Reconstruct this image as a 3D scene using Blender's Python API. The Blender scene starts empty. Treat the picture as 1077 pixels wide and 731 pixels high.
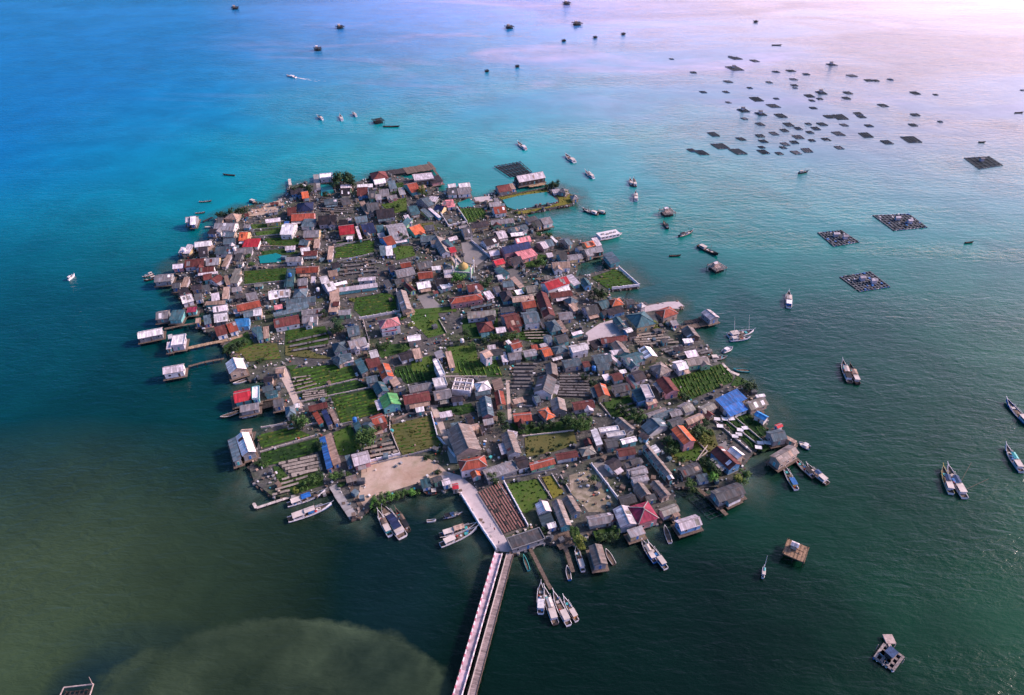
import bpy, bmesh, math, random
from mathutils import Vector, Matrix
R = math.radians
rnd = random.Random(7)
scn = bpy.context.scene
col = scn.collection

# ------------------------------------------------------------------ camera
CAM_H, PITCH, FPX, PW, PH = 200.0, 37.0, 718.0, 1077.0, 731.0
cd = bpy.data.cameras.new("camera"); cam = bpy.data.objects.new("camera", cd); col.objects.link(cam)
cd.sensor_width = 36.0; cd.lens = FPX / PW * 36.0; cd.clip_start = 1.0; cd.clip_end = 60000.0
cam.location = (0, 0, CAM_H); cam.rotation_euler = (R(90 - PITCH), 0, 0)
scn.camera = cam

# ------------------------------------------------------------------ sky and sun
SUN_EL, SUN_AZ = 33.0, 74.0          # azimuth clockwise from +Y (away from the viewer)
w = bpy.data.worlds.new("World"); scn.world = w; w.use_nodes = True
nt = w.node_tree; nt.nodes.clear()
out = nt.nodes.new("ShaderNodeOutputWorld"); bg = nt.nodes.new("ShaderNodeBackground")
sky = nt.nodes.new("ShaderNodeTexSky"); sky.sky_type = 'NISHITA'; sky.sun_disc = False
sky.sun_elevation = R(SUN_EL); sky.sun_rotation = R(SUN_AZ); sky.air_density = 1.3; sky.dust_density = 1.2; sky.ozone_density = 3.0
# dusk sky: rose towards the low sun, violet blue away from it, both fading to a plain blue overhead
tc = nt.nodes.new("ShaderNodeTexCoord"); flat_ = nt.nodes.new("ShaderNodeVectorMath"); flat_.operation = 'MULTIPLY'; flat_.inputs[1].default_value = (1, 1, 0)
nrm_ = nt.nodes.new("ShaderNodeVectorMath"); nrm_.operation = 'NORMALIZE'; dot = nt.nodes.new("ShaderNodeVectorMath"); dot.operation = 'DOT_PRODUCT'
dot.inputs[1].default_value = (math.sin(R(SUN_AZ)), math.cos(R(SUN_AZ)), 0.0)
nt.links.new(tc.outputs['Generated'], flat_.inputs[0]); nt.links.new(flat_.outputs[0], nrm_.inputs[0]); nt.links.new(nrm_.outputs[0], dot.inputs[0])
cr = nt.nodes.new("ShaderNodeValToRGB")
for k, (ps, c_) in enumerate(((0.28, (.12, .48, 1.12)), (0.44, (.30, .68, 1.40)), (0.56, (1.8, 1.32, 1.85)), (0.70, (3.8, 2.25, 2.65)), (0.88, (2.95, 1.95, 2.3)), (1.0, (2.5, 1.8, 2.1)))):
    e = cr.color_ramp.elements[k] if k < 2 else cr.color_ramp.elements.new(ps)
    e.position = ps; e.color = c_ + (1,)
mr0 = nt.nodes.new("ShaderNodeMapRange"); mr0.inputs[1].default_value = -1.0
nt.links.new(dot.outputs['Value'], mr0.inputs[0]); nt.links.new(mr0.outputs[0], cr.inputs[0])
sz_ = nt.nodes.new("ShaderNodeSeparateXYZ"); nt.links.new(tc.outputs['Generated'], sz_.inputs[0])
mz = nt.nodes.new("ShaderNodeMapRange"); mz.interpolation_type = 'SMOOTHSTEP'; mz.inputs[1].default_value = 0.26; mz.inputs[2].default_value = 0.95
nt.links.new(sz_.outputs[2], mz.inputs[0])
zt = nt.nodes.new("ShaderNodeMix"); zt.data_type = 'RGBA'; nt.links.new(mz.outputs[0], zt.inputs[0]); nt.links.new(cr.outputs[0], zt.inputs[6]); zt.inputs[7].default_value = (.46, .66, .66, 1)
mul = nt.nodes.new("ShaderNodeMix"); mul.data_type = 'RGBA'; mul.blend_type = 'MULTIPLY'; mul.inputs[0].default_value = 1.0
nt.links.new(sky.outputs[0], mul.inputs[6]); nt.links.new(zt.outputs[2], mul.inputs[7])
nt.links.new(mul.outputs[2], bg.inputs[0]); bg.inputs[1].default_value = 0.112
nt.links.new(bg.outputs[0], out.inputs[0])
sd = bpy.data.lights.new("sun", 'SUN'); sun = bpy.data.objects.new("sun", sd); col.objects.link(sun)
sd.energy = 3.5; sd.angle = R(9); sd.color = (1.0, 0.78, 0.70)
SUNV = Vector((math.sin(R(SUN_AZ)) * math.cos(R(SUN_EL)), math.cos(R(SUN_AZ)) * math.cos(R(SUN_EL)), math.sin(R(SUN_EL))))
sun.rotation_euler = (-SUNV).to_track_quat('-Z', 'Y').to_euler()
sun.location = SUNV * 900
vs = scn.view_settings; vs.view_transform = 'Standard'; vs.look = 'None'; vs.gamma = 1.0; vs.use_curve_mapping = False; vs.exposure = 0.6

# ------------------------------------------------------------------ surveying: a bearing in the photograph to a place on a level plane
cp, sp = math.cos(R(PITCH)), math.sin(R(PITCH))
def at(u, v, z=0.0):
    x = (u - PW / 2) / FPX; y = -(v - PH / 2) / FPX
    d = Vector((x, cp + y * sp, -sp + y * cp))
    t = (z - CAM_H) / d.z
    return Vector((d.x * t, d.y * t, z))
def wpx(P):
    q = P - Vector((0, 0, CAM_H)); yv = q.y * sp + q.z * cp; zv = q.y * cp - q.z * sp
    return (PW / 2 + FPX * q.x / zv, PH / 2 - FPX * yv / zv)
TS = 180.0 / 1077.0
def tpx(t, x, y): return (t[0] + x * TS, t[1] + y * TS)
TILE = dict(A=(140, 160), B=(300, 160), C=(460, 160), D=(140, 270), E=(300, 270), F=(460, 270), G=(620, 270), H=(220, 380),
            I=(380, 380), J=(540, 380), K=(700, 380), L=(230, 480), M=(380, 490), N=(520, 490), O=(660, 470), Q=(460, 600),
            c=(690, 40), d=(830, 50), e=(840, 205), f=(690, 180), g=(897, 440), h=(760, 300), i=(530, 140), j=(780, 550), k=(860, 620))

# ------------------------------------------------------------------ object helpers
def link(name, me, parent=None, loc=None, rz=0.0):
    o = bpy.data.objects.new(name, me); col.objects.link(o)
    if parent is not None: o.parent = parent
    if loc is not None: o.location = loc
    if rz: o.rotation_euler = (0, 0, rz)
    return o
def tag(o, label=None, cat=None, group=None, kind=None):
    if label: o["label"] = label
    if cat: o["category"] = cat
    if group: o["group"] = group
    if kind: o["kind"] = kind
    return o
def empty(name, loc, rz=0.0):
    o = bpy.data.objects.new(name, None); col.objects.link(o); o.location = loc; o.rotation_euler = (0, 0, rz)
    o.empty_display_size = 0.5
    return o
class MB:
    """collects faces (with material slot and uv) and links them as one mesh"""
    def __init__(s): s.v = []; s.f = []; s.m = []; s.uv = []
    def face(s, pts, m=0, uv=None):
        b = len(s.v); s.v += [tuple(p) for p in pts]; s.f.append(tuple(range(b, b + len(pts)))); s.m.append(m)
        if uv is None: uv = [(p[0], p[1]) for p in pts]
        s.uv.append(uv)
    def box(s, c, d, m=0, rz=0.0, bottom=True):
        x, y, z = c; a, b, h = d[0] / 2, d[1] / 2, d[2] / 2; cs, sn = math.cos(rz), math.sin(rz)
        P = lambda i, j, k: (x + i * a * cs - j * b * sn, y + i * a * sn + j * b * cs, z + k * h)
        s.face([P(-1, -1, 1), P(1, -1, 1), P(1, 1, 1), P(-1, 1, 1)], m)
        if bottom: s.face([P(-1, 1, -1), P(1, 1, -1), P(1, -1, -1), P(-1, -1, -1)], m)
        for (i, j), (k, l) in (((-1, -1), (1, -1)), ((1, -1), (1, 1)), ((1, 1), (-1, 1)), ((-1, 1), (-1, -1))):
            s.face([P(i, j, -1), P(k, l, -1), P(k, l, 1), P(i, j, 1)], m, [(0, 0), (1, 0), (1, 1), (0, 1)])
    def bar(s, p, q, wd, ht=None, m=0):
        p = Vector(p); q = Vector(q); ht = wd if ht is None else ht
        d = (q - p)
        if d.length < 1e-6: return
        d.normalize(); up = Vector((0, 0, 1)) if abs(d.z) < 0.95 else Vector((1, 0, 0))
        sx = d.cross(up).normalized() * wd / 2; sy = sx.cross(d).normalized() * ht / 2
        A = [p - sx - sy, p + sx - sy, p + sx + sy, p - sx + sy]; B = [a + (q - p) for a in A]
        for i in range(4):
            j = (i + 1) % 4
            s.face([A[i], A[j], B[j], B[i]], m)
        s.face(A[::-1], m); s.face(B, m)
    def cyl(s, p, q, r0, r1=None, n=8, m=0, caps=True):
        p = Vector(p); q = Vector(q); r1 = r0 if r1 is None else r1
        d = (q - p).normalized(); up = Vector((0, 0, 1)) if abs(d.z) < 0.95 else Vector((1, 0, 0))
        sx = d.cross(up).normalized(); sy = sx.cross(d)
        A = [p + (sx * math.cos(t) + sy * math.sin(t)) * r0 for t in [k * math.tau / n for k in range(n)]]
        B = [q + (sx * math.cos(t) + sy * math.sin(t)) * r1 for t in [k * math.tau / n for k in range(n)]]
        for i in range(n):
            j = (i + 1) % n; s.face([A[j], A[i], B[i], B[j]], m)
        if caps: s.face(A, m); s.face(B[::-1], m)
    def mesh(s, name, mats):
        me = bpy.data.meshes.new(name); me.from_pydata(s.v, [], s.f)
        for mm in (mats if isinstance(mats, (list, tuple)) else [mats]): me.materials.append(mm)
        ul = me.uv_layers.new(name="UVMap"); flat = [c for uv in s.uv for p in uv for c in p]
        ul.data.foreach_set("uv", flat); me.polygons.foreach_set("material_index", s.m); me.update()
        return me
    def build(s, name, mats, parent=None, loc=None, rz=0.0): return link(name, s.mesh(name, mats), parent, loc, rz)
def sheet(name, pts, mat, kind="structure", skirt=0.0, parent=None):
    """level polygon (world points), optionally with a vertical skirt below it"""
    bm = bmesh.new(); vsx = [bm.verts.new(p) for p in pts]; f = bm.faces.new(vsx); f.normal_update()
    if f.normal.z < 0: f.normal_flip()
    if skirt:
        n = len(pts); low = [bm.verts.new((p[0], p[1], p[2] - skirt)) for p in pts]
        for i in range(n):
            j = (i + 1) % n; bm.faces.new((vsx[i], vsx[j], low[j], low[i]))
    bmesh.ops.triangulate(bm, faces=[f])
    bmesh.ops.recalc_face_normals(bm, faces=[g for g in bm.faces if abs(g.normal.z) < 0.5])
    me = bpy.data.meshes.new(name); bm.to_mesh(me); bm.free(); me.materials.append(mat)
    o = link(name, me, parent)
    if kind: o["kind"] = kind
    return o
def inpoly(p, poly):
    x, y = p[0], p[1]; c = False; n = len(poly); j = n - 1
    for i in range(n):
        a, b = poly[i], poly[j]
        if (a[1] > y) != (b[1] > y) and x < (b[0] - a[0]) * (y - a[1]) / (b[1] - a[1]) + a[0]: c = not c
        j = i
    return c

# ------------------------------------------------------------------ materials
class NB:
    def __init__(s, name):
        s.mat = bpy.data.materials.new(name); s.mat.use_nodes = True; s.t = s.mat.node_tree; s.b = s.t.nodes["Principled BSDF"]
    def n(s, typ, **kw):
        x = s.t.nodes.new("ShaderNode" + typ)
        for k, v in kw.items(): setattr(x, k, v)
        return x
    def l(s, a, b): s.t.links.new(a, b)
    def coord(s, which='Object', scale=(1, 1, 1), rand=0.0):
        c = s.n('TexCoord'); m = s.n('Mapping'); s.l(c.outputs[which], m.inputs[0]); m.inputs[3].default_value = scale
        if rand:
            oi = s.n('ObjectInfo'); mu = s.n('Math', operation='MULTIPLY'); s.l(oi.outputs['Random'], mu.inputs[0]); mu.inputs[1].default_value = rand
            cx = s.n('CombineXYZ'); s.l(mu.outputs[0], cx.inputs[0]); s.l(mu.outputs[0], cx.inputs[1]); s.l(cx.outputs[0], m.inputs[1])
        return m.outputs[0]
    def pos(s, scale=(1, 1, 1), rot=0.0):
        c = s.n('NewGeometry'); m = s.n('Mapping'); s.l(c.outputs['Position'], m.inputs[0]); m.inputs[3].default_value = scale; m.inputs[2].default_value = (0, 0, rot)
        return m.outputs[0]
    def noise(s, vec, scale, detail=4, rough=0.55, dist=0.0):
        x = s.n('TexNoise'); s.l(vec, x.inputs['Vector']); x.inputs['Scale'].default_value = scale; x.inputs['Detail'].default_value = detail
        x.inputs['Roughness'].default_value = rough; x.inputs['Distortion'].default_value = dist
        return x.outputs[0]
    def ramp(s, fac, stops, interp='LINEAR'):
        x = s.n('ValToRGB'); s.l(fac, x.inputs[0]); r = x.color_ramp; r.interpolation = interp
        while len(r.elements) < len(stops): r.elements.new(0.5)
        for el, (p, c) in zip(r.elements, stops):
            el.position = p; el.color = tuple(c) + (1,) if hasattr(c, '__len__') else (c, c, c, 1)
        return x.outputs[0]
    def mix(s, fac, a, b, mode='MIX'):
        x = s.n('Mix', data_type='RGBA', blend_type=mode)
        for v, i in ((fac, 0), (a, 6), (b, 7)):
            if isinstance(v, (int, float)): x.inputs[i].default_value = v if i == 0 else (v, v, v, 1)
            elif isinstance(v, tuple): x.inputs[i].default_value = v + (1,)
            else: s.l(v, x.inputs[i])
        return x.outputs[2]
    def math(s, op, a, b=0.0, c=None, clamp=False):
        x = s.n('Math', operation=op, use_clamp=clamp)
        for v, i in ((a, 0), (b, 1), (c, 2)):
            if v is None: continue
            if isinstance(v, (int, float)): x.inputs[i].default_value = v
            else: s.l(v, x.inputs[i])
        return x.outputs[0]
    def mapr(s, v, a, b, c=0.0, d=1.0):
        x = s.n('MapRange'); s.l(v, x.inputs[0])
        for i, q in enumerate((a, b, c, d)): x.inputs[i + 1].default_value = q
        return x.outputs[0]
    def bump(s, h, strength=0.4, dist=0.1):
        x = s.n('Bump'); x.inputs['Strength'].default_value = strength; x.inputs['Distance'].default_value = dist; s.l(h, x.inputs['Height'])
        s.l(x.outputs[0], s.b.inputs['Normal'])
    def out(s, color, rough=0.8, spec=0.3):
        if isinstance(color, tuple): s.b.inputs['Base Color'].default_value = color + (1,)
        else: s.l(color, s.b.inputs['Base Color'])
        if isinstance(rough, (int, float)): s.b.inputs['Roughness'].default_value = rough
        else: s.l(rough, s.b.inputs['Roughness'])
        s.b.inputs['Specular IOR Level'].default_value = spec
        return s.mat

def roof_mat(name, c, rust=0.25, rough=0.7, vary=0.35, sheet_=(0.85, 2.6)):
    b = NB(name); uv = b.coord('UV', rand=37.0)
    br = b.n('TexBrick'); b.l(uv, br.inputs['Vector']); br.inputs['Scale'].default_value = 1.0
    br.inputs['Brick Width'].default_value = sheet_[0]; br.inputs['Row Height'].default_value = sheet_[1]; br.inputs['Mortar Size'].default_value = 0.03
    br.inputs['Color1'].default_value = (1 - vary, 1 - vary, 1 - vary, 1); br.inputs['Color2'].default_value = (1 + vary * .5,) * 3 + (1,)
    br.inputs['Mortar'].default_value = (0.5, 0.5, 0.5, 1); br.offset = 0.3
    base = b.mix(1.0, c, br.outputs[0], 'MULTIPLY')
    st = b.noise(b.coord('UV', (1.3, 0.18, 1), rand=91.0), 1.0, 4, 0.6)
    base = b.mix(1.0, base, b.ramp(st, [(0.3, 0.62), (0.7, 1.2)]), 'MULTIPLY')
    nz = b.noise(b.coord('UV', rand=53.0), 0.35, 6, 0.65, 0.6)
    lum = sum(c) / 3
    dirt = (0.22, 0.10, 0.06) if lum > 0.12 else (0.16, 0.085, 0.06)
    base = b.mix(b.ramp(nz, [(0.50, 0.0), (0.72, rust)]), base, dirt)
    oi = b.n('ObjectInfo'); base = b.mix(1.0, base, b.ramp(oi.outputs['Random'], [(0, 0.76), (.6, 1.08), (1, 1.42)]), 'MULTIPLY')
    b.bump(b.noise(b.coord('UV', (6, 0.4, 1), rand=11.0), 1.0, 3), 0.35, 0.12)
    return b.out(base, rough, 0.18)
def plain_mat(name, c, rough=0.8, amt=0.35, scale=0.8, spec=0.2, vary=0.2, bump=0.0):
    b = NB(name); v = b.coord('Object', rand=41.0)
    col_ = b.mix(1.0, c, b.ramp(b.noise(v, scale, 5, 0.6), [(0.3, 1 - amt), (0.7, 1 + amt * .5)]), 'MULTIPLY')
    if vary:
        oi = b.n('ObjectInfo'); col_ = b.mix(1.0, col_, b.ramp(oi.outputs['Random'], [(0, 1 - vary), (1, 1 + vary * .6)]), 'MULTIPLY')
    if bump: b.bump(b.noise(v, scale * 4, 4), bump, 0.2)
    return b.out(col_, rough, spec)
ROOF = {  # letter: (colour word, albedo, rust)
 'W': ('white', (.84, .80, .82), .2), 'L': ('pale lilac', (.66, .59, .64), .35), 'G': ('mid grey', (.26, .25, .27), .5), 'D': ('charcoal grey', (.085, .09, .10), .4),
 'S': ('slate blue', (.10, .15, .185), .35), 'T': ('dark teal', (.045, .115, .14), .35), 'R': ('brick red', (.33, .075, .05), .5), 'O': ('orange', (.58, .13, .06), .55),
 'B': ('maroon brown', (.14, .042, .04), .5), 'N': ('tan', (.42, .29, .23), .3), 'C': ('crimson', (.50, .035, .055), .4), 'U': ('bright blue', (.03, .14, .42), .35),
 'Q': ('sky blue', (.05, .28, .62), .3),
 'V': ('bright green', (.085, .28, .10), .35), 'K': ('near black', (.035, .032, .042), .3), 'P': ('salmon pink', (.66, .24, .26), .15), 'M': ('raspberry', (.38, .045, .10), .35),
 'E': ('olive grey', (.24, .23, .205), .5), 'I': ('navy', (.022, .036, .10), .12), 'Z': ('grey brown', (.25, .215, .20), .5)}
RM = {k: roof_mat("roof_" + v[0].replace(' ', '_'), v[1], v[2]) for k, v in ROOF.items()}
WALLC = dict(W=(.68, .66, .66), Y=(.62, .47, .26), N=(.45, .35, .28), L=(.5, .47, .52), P=(.62, .30, .30), T=(.16, .42, .42), U=(.16, .36, .60), G=(.27, .27, .28), V=(.22, .42, .26), K=(.09, .07, .06))
WM = {k: plain_mat("wall_" + k, c, 0.85, 0.35, 0.7) for k, c in WALLC.items()}
M_ridge = plain_mat("ridge_cap_mortar", (.36, .31, .30), 0.8)
M_glass = plain_mat("window_glass_dark", (.03, .04, .05), 0.15, 0.2, spec=0.6)
M_trim = plain_mat("white_trim", (.70, .68, .68), 0.7)
M_wood = plain_mat("weathered_wood", (.17, .125, .10), 0.85, 0.5, 1.5)
M_dwood = plain_mat("dark_wet_wood", (.05, .042, .04), 0.7, 0.5, 1.5)
M_bamboo = plain_mat("bamboo", (.42, .29, .19), 0.75, 0.5, 1.2)
M_conc = plain_mat("concrete", (.36, .34, .34), 0.9, 0.35, 0.35)
M_lconc = plain_mat("pale_concrete", (.60, .52, .48), 0.9, 0.3, 0.25)
M_pinkp = plain_mat("pink_paint", (.58, .20, .27), 0.7, 0.25)
M_whitep = plain_mat("white_paint", (.78, .74, .76), 0.55, 0.25)
M_net = plain_mat("dark_netting", (.012, .026, .034), 0.9, 0.5, 0.6)
M_bluep = plain_mat("blue_paint", (.04, .17, .45), 0.5, 0.3)
M_tealp = plain_mat("turquoise_paint", (.08, .42, .42), 0.5, 0.3)
M_yelp = plain_mat("yellow_paint", (.70, .55, .16), 0.5, 0.3)
M_redp = plain_mat("red_paint", (.5, .05, .05), 0.5, 0.3)
M_black = plain_mat("black_tar", (.02, .02, .025), 0.7, 0.3)
M_gold = plain_mat("gold_dome", (.50, .36, .13), 0.55, 0.3)
M_tarp = plain_mat("blue_tarpaulin", (.03, .16, .52), 0.55, 0.35, 0.5, bump=0.5)
# ================================================================== THE SETTING: sea, island, roads, fields
def water_mat():
    b = NB("sea_water"); P = b.pos(); g = b.n('NewGeometry'); sx = b.n('SeparateXYZ'); b.l(g.outputs['Position'], sx.inputs[0])
    X, Y = sx.outputs[0], sx.outputs[1]
    n1 = b.noise(P, 0.006, 4, 0.55, 0.4); n2 = b.noise(P, 0.03, 5, 0.6, 0.3)
    wob = b.math('MULTIPLY', b.math('SUBTRACT', n1, 0.5), 260.0)
    yy = b.math('ADD', Y, wob)
    # near end darkened as a vignette, turquoise shelf round the island, blue channel beyond
    ramp = b.ramp(b.mapr(yy, 60.0, 1300.0), [(0.0, (.001, .006, .004)), (0.085, (.001, .013, .009)), (0.17, (.001, .046, .042)), (0.26, (.0005, .158, .138)), (0.38, (.0003, .245, .25)), (0.62, (.001, .175, .37)), (1.0, (.004, .145, .66))])
    # deep blue water to the west
    west = b.math('MULTIPLY', b.mapr(X, -120.0, -420.0), b.mapr(Y, 250.0, 480.0))
    c = b.mix(west, ramp, (.0003, .135, .32))
    west2 = b.math('MULTIPLY', b.mapr(X, -110.0, -230.0), b.math('MULTIPLY', b.mapr(Y, 420.0, 320.0), b.mapr(Y, 150.0, 240.0)))
    c = b.mix(b.math('MULTIPLY', west2, .7), c, (.0005, .052, .066))
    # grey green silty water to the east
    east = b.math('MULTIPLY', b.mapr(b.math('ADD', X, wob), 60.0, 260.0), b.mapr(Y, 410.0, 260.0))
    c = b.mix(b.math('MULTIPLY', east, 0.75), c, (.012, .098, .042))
    far_sheen = b.math('MULTIPLY', b.mapr(b.math('ADD', X, b.math('MULTIPLY', wob, .6)), 20.0, 330.0), b.mapr(Y, 380.0, 560.0))  # pale reflected sky of the far east, put into the base colour
    c = b.mix(b.math('MULTIPLY', far_sheen, 0.85), c, (.14, .15, .175))
    cloud_sheen = b.math('MULTIPLY', b.ramp(b.noise(b.pos((.0042, .0105, .004), -.35), 1.0, 5, .6, .8), [(.52, 0.0), (.70, 1.0)]), b.math('MULTIPLY', b.mapr(Y, 540.0, 760.0), b.mapr(X, -420.0, -60.0)))  # lilac cloud reflections painted as pale patches in the far water's colour
    c = b.mix(b.math('MULTIPLY', cloud_sheen, .75), c, (.34, .27, .42))
    # olive shallows in the south-west
    sil = b.math('MULTIPLY', b.mapr(b.math('ADD', X, b.math('MULTIPLY', wob, .3)), -60.0, -150.0), b.mapr(b.math('ADD', Y, b.math('MULTIPLY', wob, .2)), 212.0, 145.0))
    c = b.mix(b.math('MULTIPLY', sil, 0.8), c, (.048, .078, .036))
    # sandbank with a soft edge
    cx, cy = at(285, 752).x, at(285, 752).y
    ex = b.math('DIVIDE', b.math('SUBTRACT', X, cx), 56.0); ey = b.math('DIVIDE', b.math('SUBTRACT', Y, cy), 31.0)
    d = b.math('SQRT', b.math('ADD', b.math('MULTIPLY', ex, ex), b.math('MULTIPLY', ey, ey)))
    d = b.math('ADD', d, b.math('MULTIPLY', b.math('SUBTRACT', b.noise(P, 0.05, 6, 0.62), 0.5), 0.5))
    bank = b.ramp(d, [(0.0, .6), (0.80, .75), (0.93, 1.0), (1.0, 0.0)])
    c = b.mix(b.math('MULTIPLY', bank, b.mapr(n2, .35, .65, .15, 1.0)), c, (.046, .070, .039))
    # dark weed beds beside it
    for (u, v, a, bb, k) in ((150, 674, 28, 7, .3), (100, 725, 15, 14, .8), (415, 610, 22, 40, .45)):
        q = at(u, v)
        ex = b.math('DIVIDE', b.math('SUBTRACT', X, q.x), a); ey = b.math('DIVIDE', b.math('SUBTRACT', Y, q.y), bb)
        d = b.math('ADD', b.math('ADD', b.math('MULTIPLY', ex, ex), b.math('MULTIPLY', ey, ey)), b.math('MULTIPLY', b.math('SUBTRACT', n2, 0.5), 0.8))
        c = b.mix(b.math('MULTIPLY', b.mapr(d, 1.2, 0.2), b.math('MULTIPLY', b.math('SUBTRACT', 1.0, b.math('MULTIPLY', bank, .8)), k)), c, (.005, .020, .026))
    c = b.mix(1.0, c, b.ramp(n2, [(0.3, .82), (0.7, 1.2)]), 'MULTIPLY')
    # ripples: long crests running across the view, damped in oily slicks
    slick = b.ramp(b.noise(b.pos((.0028, .0065, .004), 0.25), 1.0, 5, 0.58, 1.1), [(0.40, 1.0), (0.60, 0.22)])
    r1 = b.noise(b.pos((.13, .34, .1), R(-14)), 1.0, 3, 0.55, 0.5)
    r2 = b.noise(b.pos((.42, .95, .3), R(16)), 1.0, 3, 0.6, 0.3)
    r3 = b.noise(b.pos((.022, .06, .02), R(-25)), 1.0, 3, 0.5, 0.4)
    h = b.math('ADD', b.math('ADD', b.math('MULTIPLY', r1, 1.0), b.math('MULTIPLY', r2, 0.38)), b.math('MULTIPLY', r3, 0.9))
    x = b.n('Bump'); x.inputs['Distance'].default_value = 1.3; b.l(h, x.inputs['Height'])
    b.l(b.math('MULTIPLY', slick, 0.46), x.inputs['Strength']); b.l(x.outputs[0], b.b.inputs['Normal'])
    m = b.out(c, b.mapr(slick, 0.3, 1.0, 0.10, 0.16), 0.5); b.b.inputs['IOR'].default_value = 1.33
    return m
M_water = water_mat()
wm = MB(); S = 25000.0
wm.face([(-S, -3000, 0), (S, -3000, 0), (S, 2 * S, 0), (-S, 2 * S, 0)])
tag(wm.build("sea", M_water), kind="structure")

def ground_mat():
    b = NB("island_ground"); P = b.pos()
    n1 = b.noise(P, 0.05, 5, 0.6, 0.5); n2 = b.noise(P, 0.35, 6, 0.7, 0.3); n3 = b.noise(P, 1.6, 4, 0.7)
    c = b.ramp(n2, [(0.28, (.030, .034, .038)), (0.45, (.075, .074, .074)), (0.60, (.115, .110, .106)), (0.76, (.24, .21, .195))])
    c = b.mix(b.ramp(n1, [(0.46, 0.0), (0.66, 0.75)]), c, b.ramp(n2, [(0.3, (.022, .040, .016)), (0.7, (.075, .105, .035))]))
    c = b.mix(1.0, c, b.ramp(n3, [(0.3, .6), (0.7, 1.3)]), 'MULTIPLY')
    b.bump(n2, 0.6, 0.4)
    return b.out(c, 0.95, 0.2)
M_ground = ground_mat()
GZ = 1.3
LAND = [(483,512),(455,516),(440,514),(415,522),(392,531),(381,541),(372,546),(362,529),(352,512),(340,519),(318,524),(300,522),(287,522),(268,508),(262,492),(268,478),(275,455),(290,447),(301,444),(303,432),(296,424),(288,398),(262,400),(254,390),(240,372),(232,358),(207,342),(223,343),(222,333),(213,318),(204,306),(186,288),(187,274),(207,262),(229,249),(227,230),(238,226),(257,217),(290,212),(302,203),(303,197),(318,192),(336,198),(338,204),(350,204),(352,193),(374,192),(389,187),(407,182),(424,187),(450,193),(463,202),(480,208),(500,209),(520,203),(545,204),(567,198),(582,197),(598,202),(605,209),(603,215),(585,218),(553,224),(556,236),(563,244),(587,250),(607,252),(625,260),(618,271),(608,277),(604,288),(607,291),(620,288),(646,282),(672,301),(641,305),(642,312),(656,314),(678,320),(713,317),(719,322),(711,327),(706,335),(716,342),(735,354),(748,369),(746,377),(758,381),(772,394),(780,404),(793,414),(800,426),(806,440),(806,452),(800,466),(794,474),(783,488),(781,500),(770,510),(758,512),(743,512),(733,514),(718,512),(708,513),(709,524),(714,538),(698,547),(672,554),(654,558),(640,562),(624,560),(604,572),(590,573),(573,570),(556,576),(538,582),(528,582),(520,574),(505,547),(485,522)]
LANDW = [at(u, v, GZ) for u, v in LAND]
sheet("island_ground", LANDW, M_ground, skirt=3.0)
# muddy shallows round the island, thinning out into the deeper water
def shallows():
    b = NB("muddy_shallows"); tcx = b.n('TexCoord'); s = b.n('SeparateXYZ'); b.l(tcx.outputs['UV'], s.inputs[0]); P = b.pos()
    n1 = b.noise(P, 0.07, 5, 0.6, 0.5)
    f = b.math('MULTIPLY', b.math('POWER', s.outputs[1], 1.1), b.mapr(n1, .35, .62, .12, 1.0))
    c = b.mix(b.noise(P, .25, 4), (.020, .110, .095), (.11, .105, .070))
    b.bump(b.noise(b.pos((.42, .95, .3)), 1.0, 3), .3, .6); b.out(c, .2, .5); b.b.inputs['IOR'].default_value = 1.33
    tr = b.n('BsdfTransparent'); mx = b.n('MixShader'); b.l(f, mx.inputs[0]); b.l(tr.outputs[0], mx.inputs[1]); b.l(b.b.outputs[0], mx.inputs[2])
    b.l(mx.outputs[0], b.t.nodes['Material Output'].inputs[0])
    P_ = [Vector((p.x, p.y, .03)) for p in LANDW]; n = len(P_); cen = sum(P_, Vector()) / n; mb = MB()
    ar = sum(P_[i].x * P_[(i + 1) % n].y - P_[(i + 1) % n].x * P_[i].y for i in range(n)); sg = 1 if ar > 0 else -1
    def outw(i):
        t = (P_[(i + 2) % n] - P_[i - 2]).normalized(); return Vector((t.y, -t.x, 0)) * sg
    O = [P_[i] + outw(i) * rnd.uniform(9, 21) for i in range(n)]
    for i in range(n):
        j = (i + 1) % n
        f4 = [P_[i], P_[j], O[j], O[i]]
        nz = (f4[1] - f4[0]).cross(f4[2] - f4[0]).z
        uv = [(0, 1), (1, 1), (1, 0), (0, 0)]
        if nz < 0: f4 = f4[::-1]; uv = uv[::-1]
        mb.face(f4, 0, uv)
    tag(mb.build("shallows", b.mat), kind="structure")
shallows()
# rubble and sea wall along the shore: stones proud of the edge, beyond counting
bm_ = MB()
for i in range(len(LANDW)):
    a, b2 = LANDW[i], LANDW[(i + 1) % len(LANDW)]; n = max(1, int((b2 - a).length / 1.6))
    for k in range(n):
        p = a.lerp(b2, (k + rnd.random()) / n); s = rnd.uniform(.5, 1.5)
        bm_.box((p.x + rnd.uniform(-.5, .5), p.y + rnd.uniform(-.5, .5), rnd.uniform(0.1, 1.2)), (s, s * rnd.uniform(.6, 1.3), s * .8), rnd.choice([0, 0, 1]), rnd.uniform(0, 3))
tag(bm_.build("shore_rubble", [M_wood, M_conc]), kind="stuff")

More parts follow.
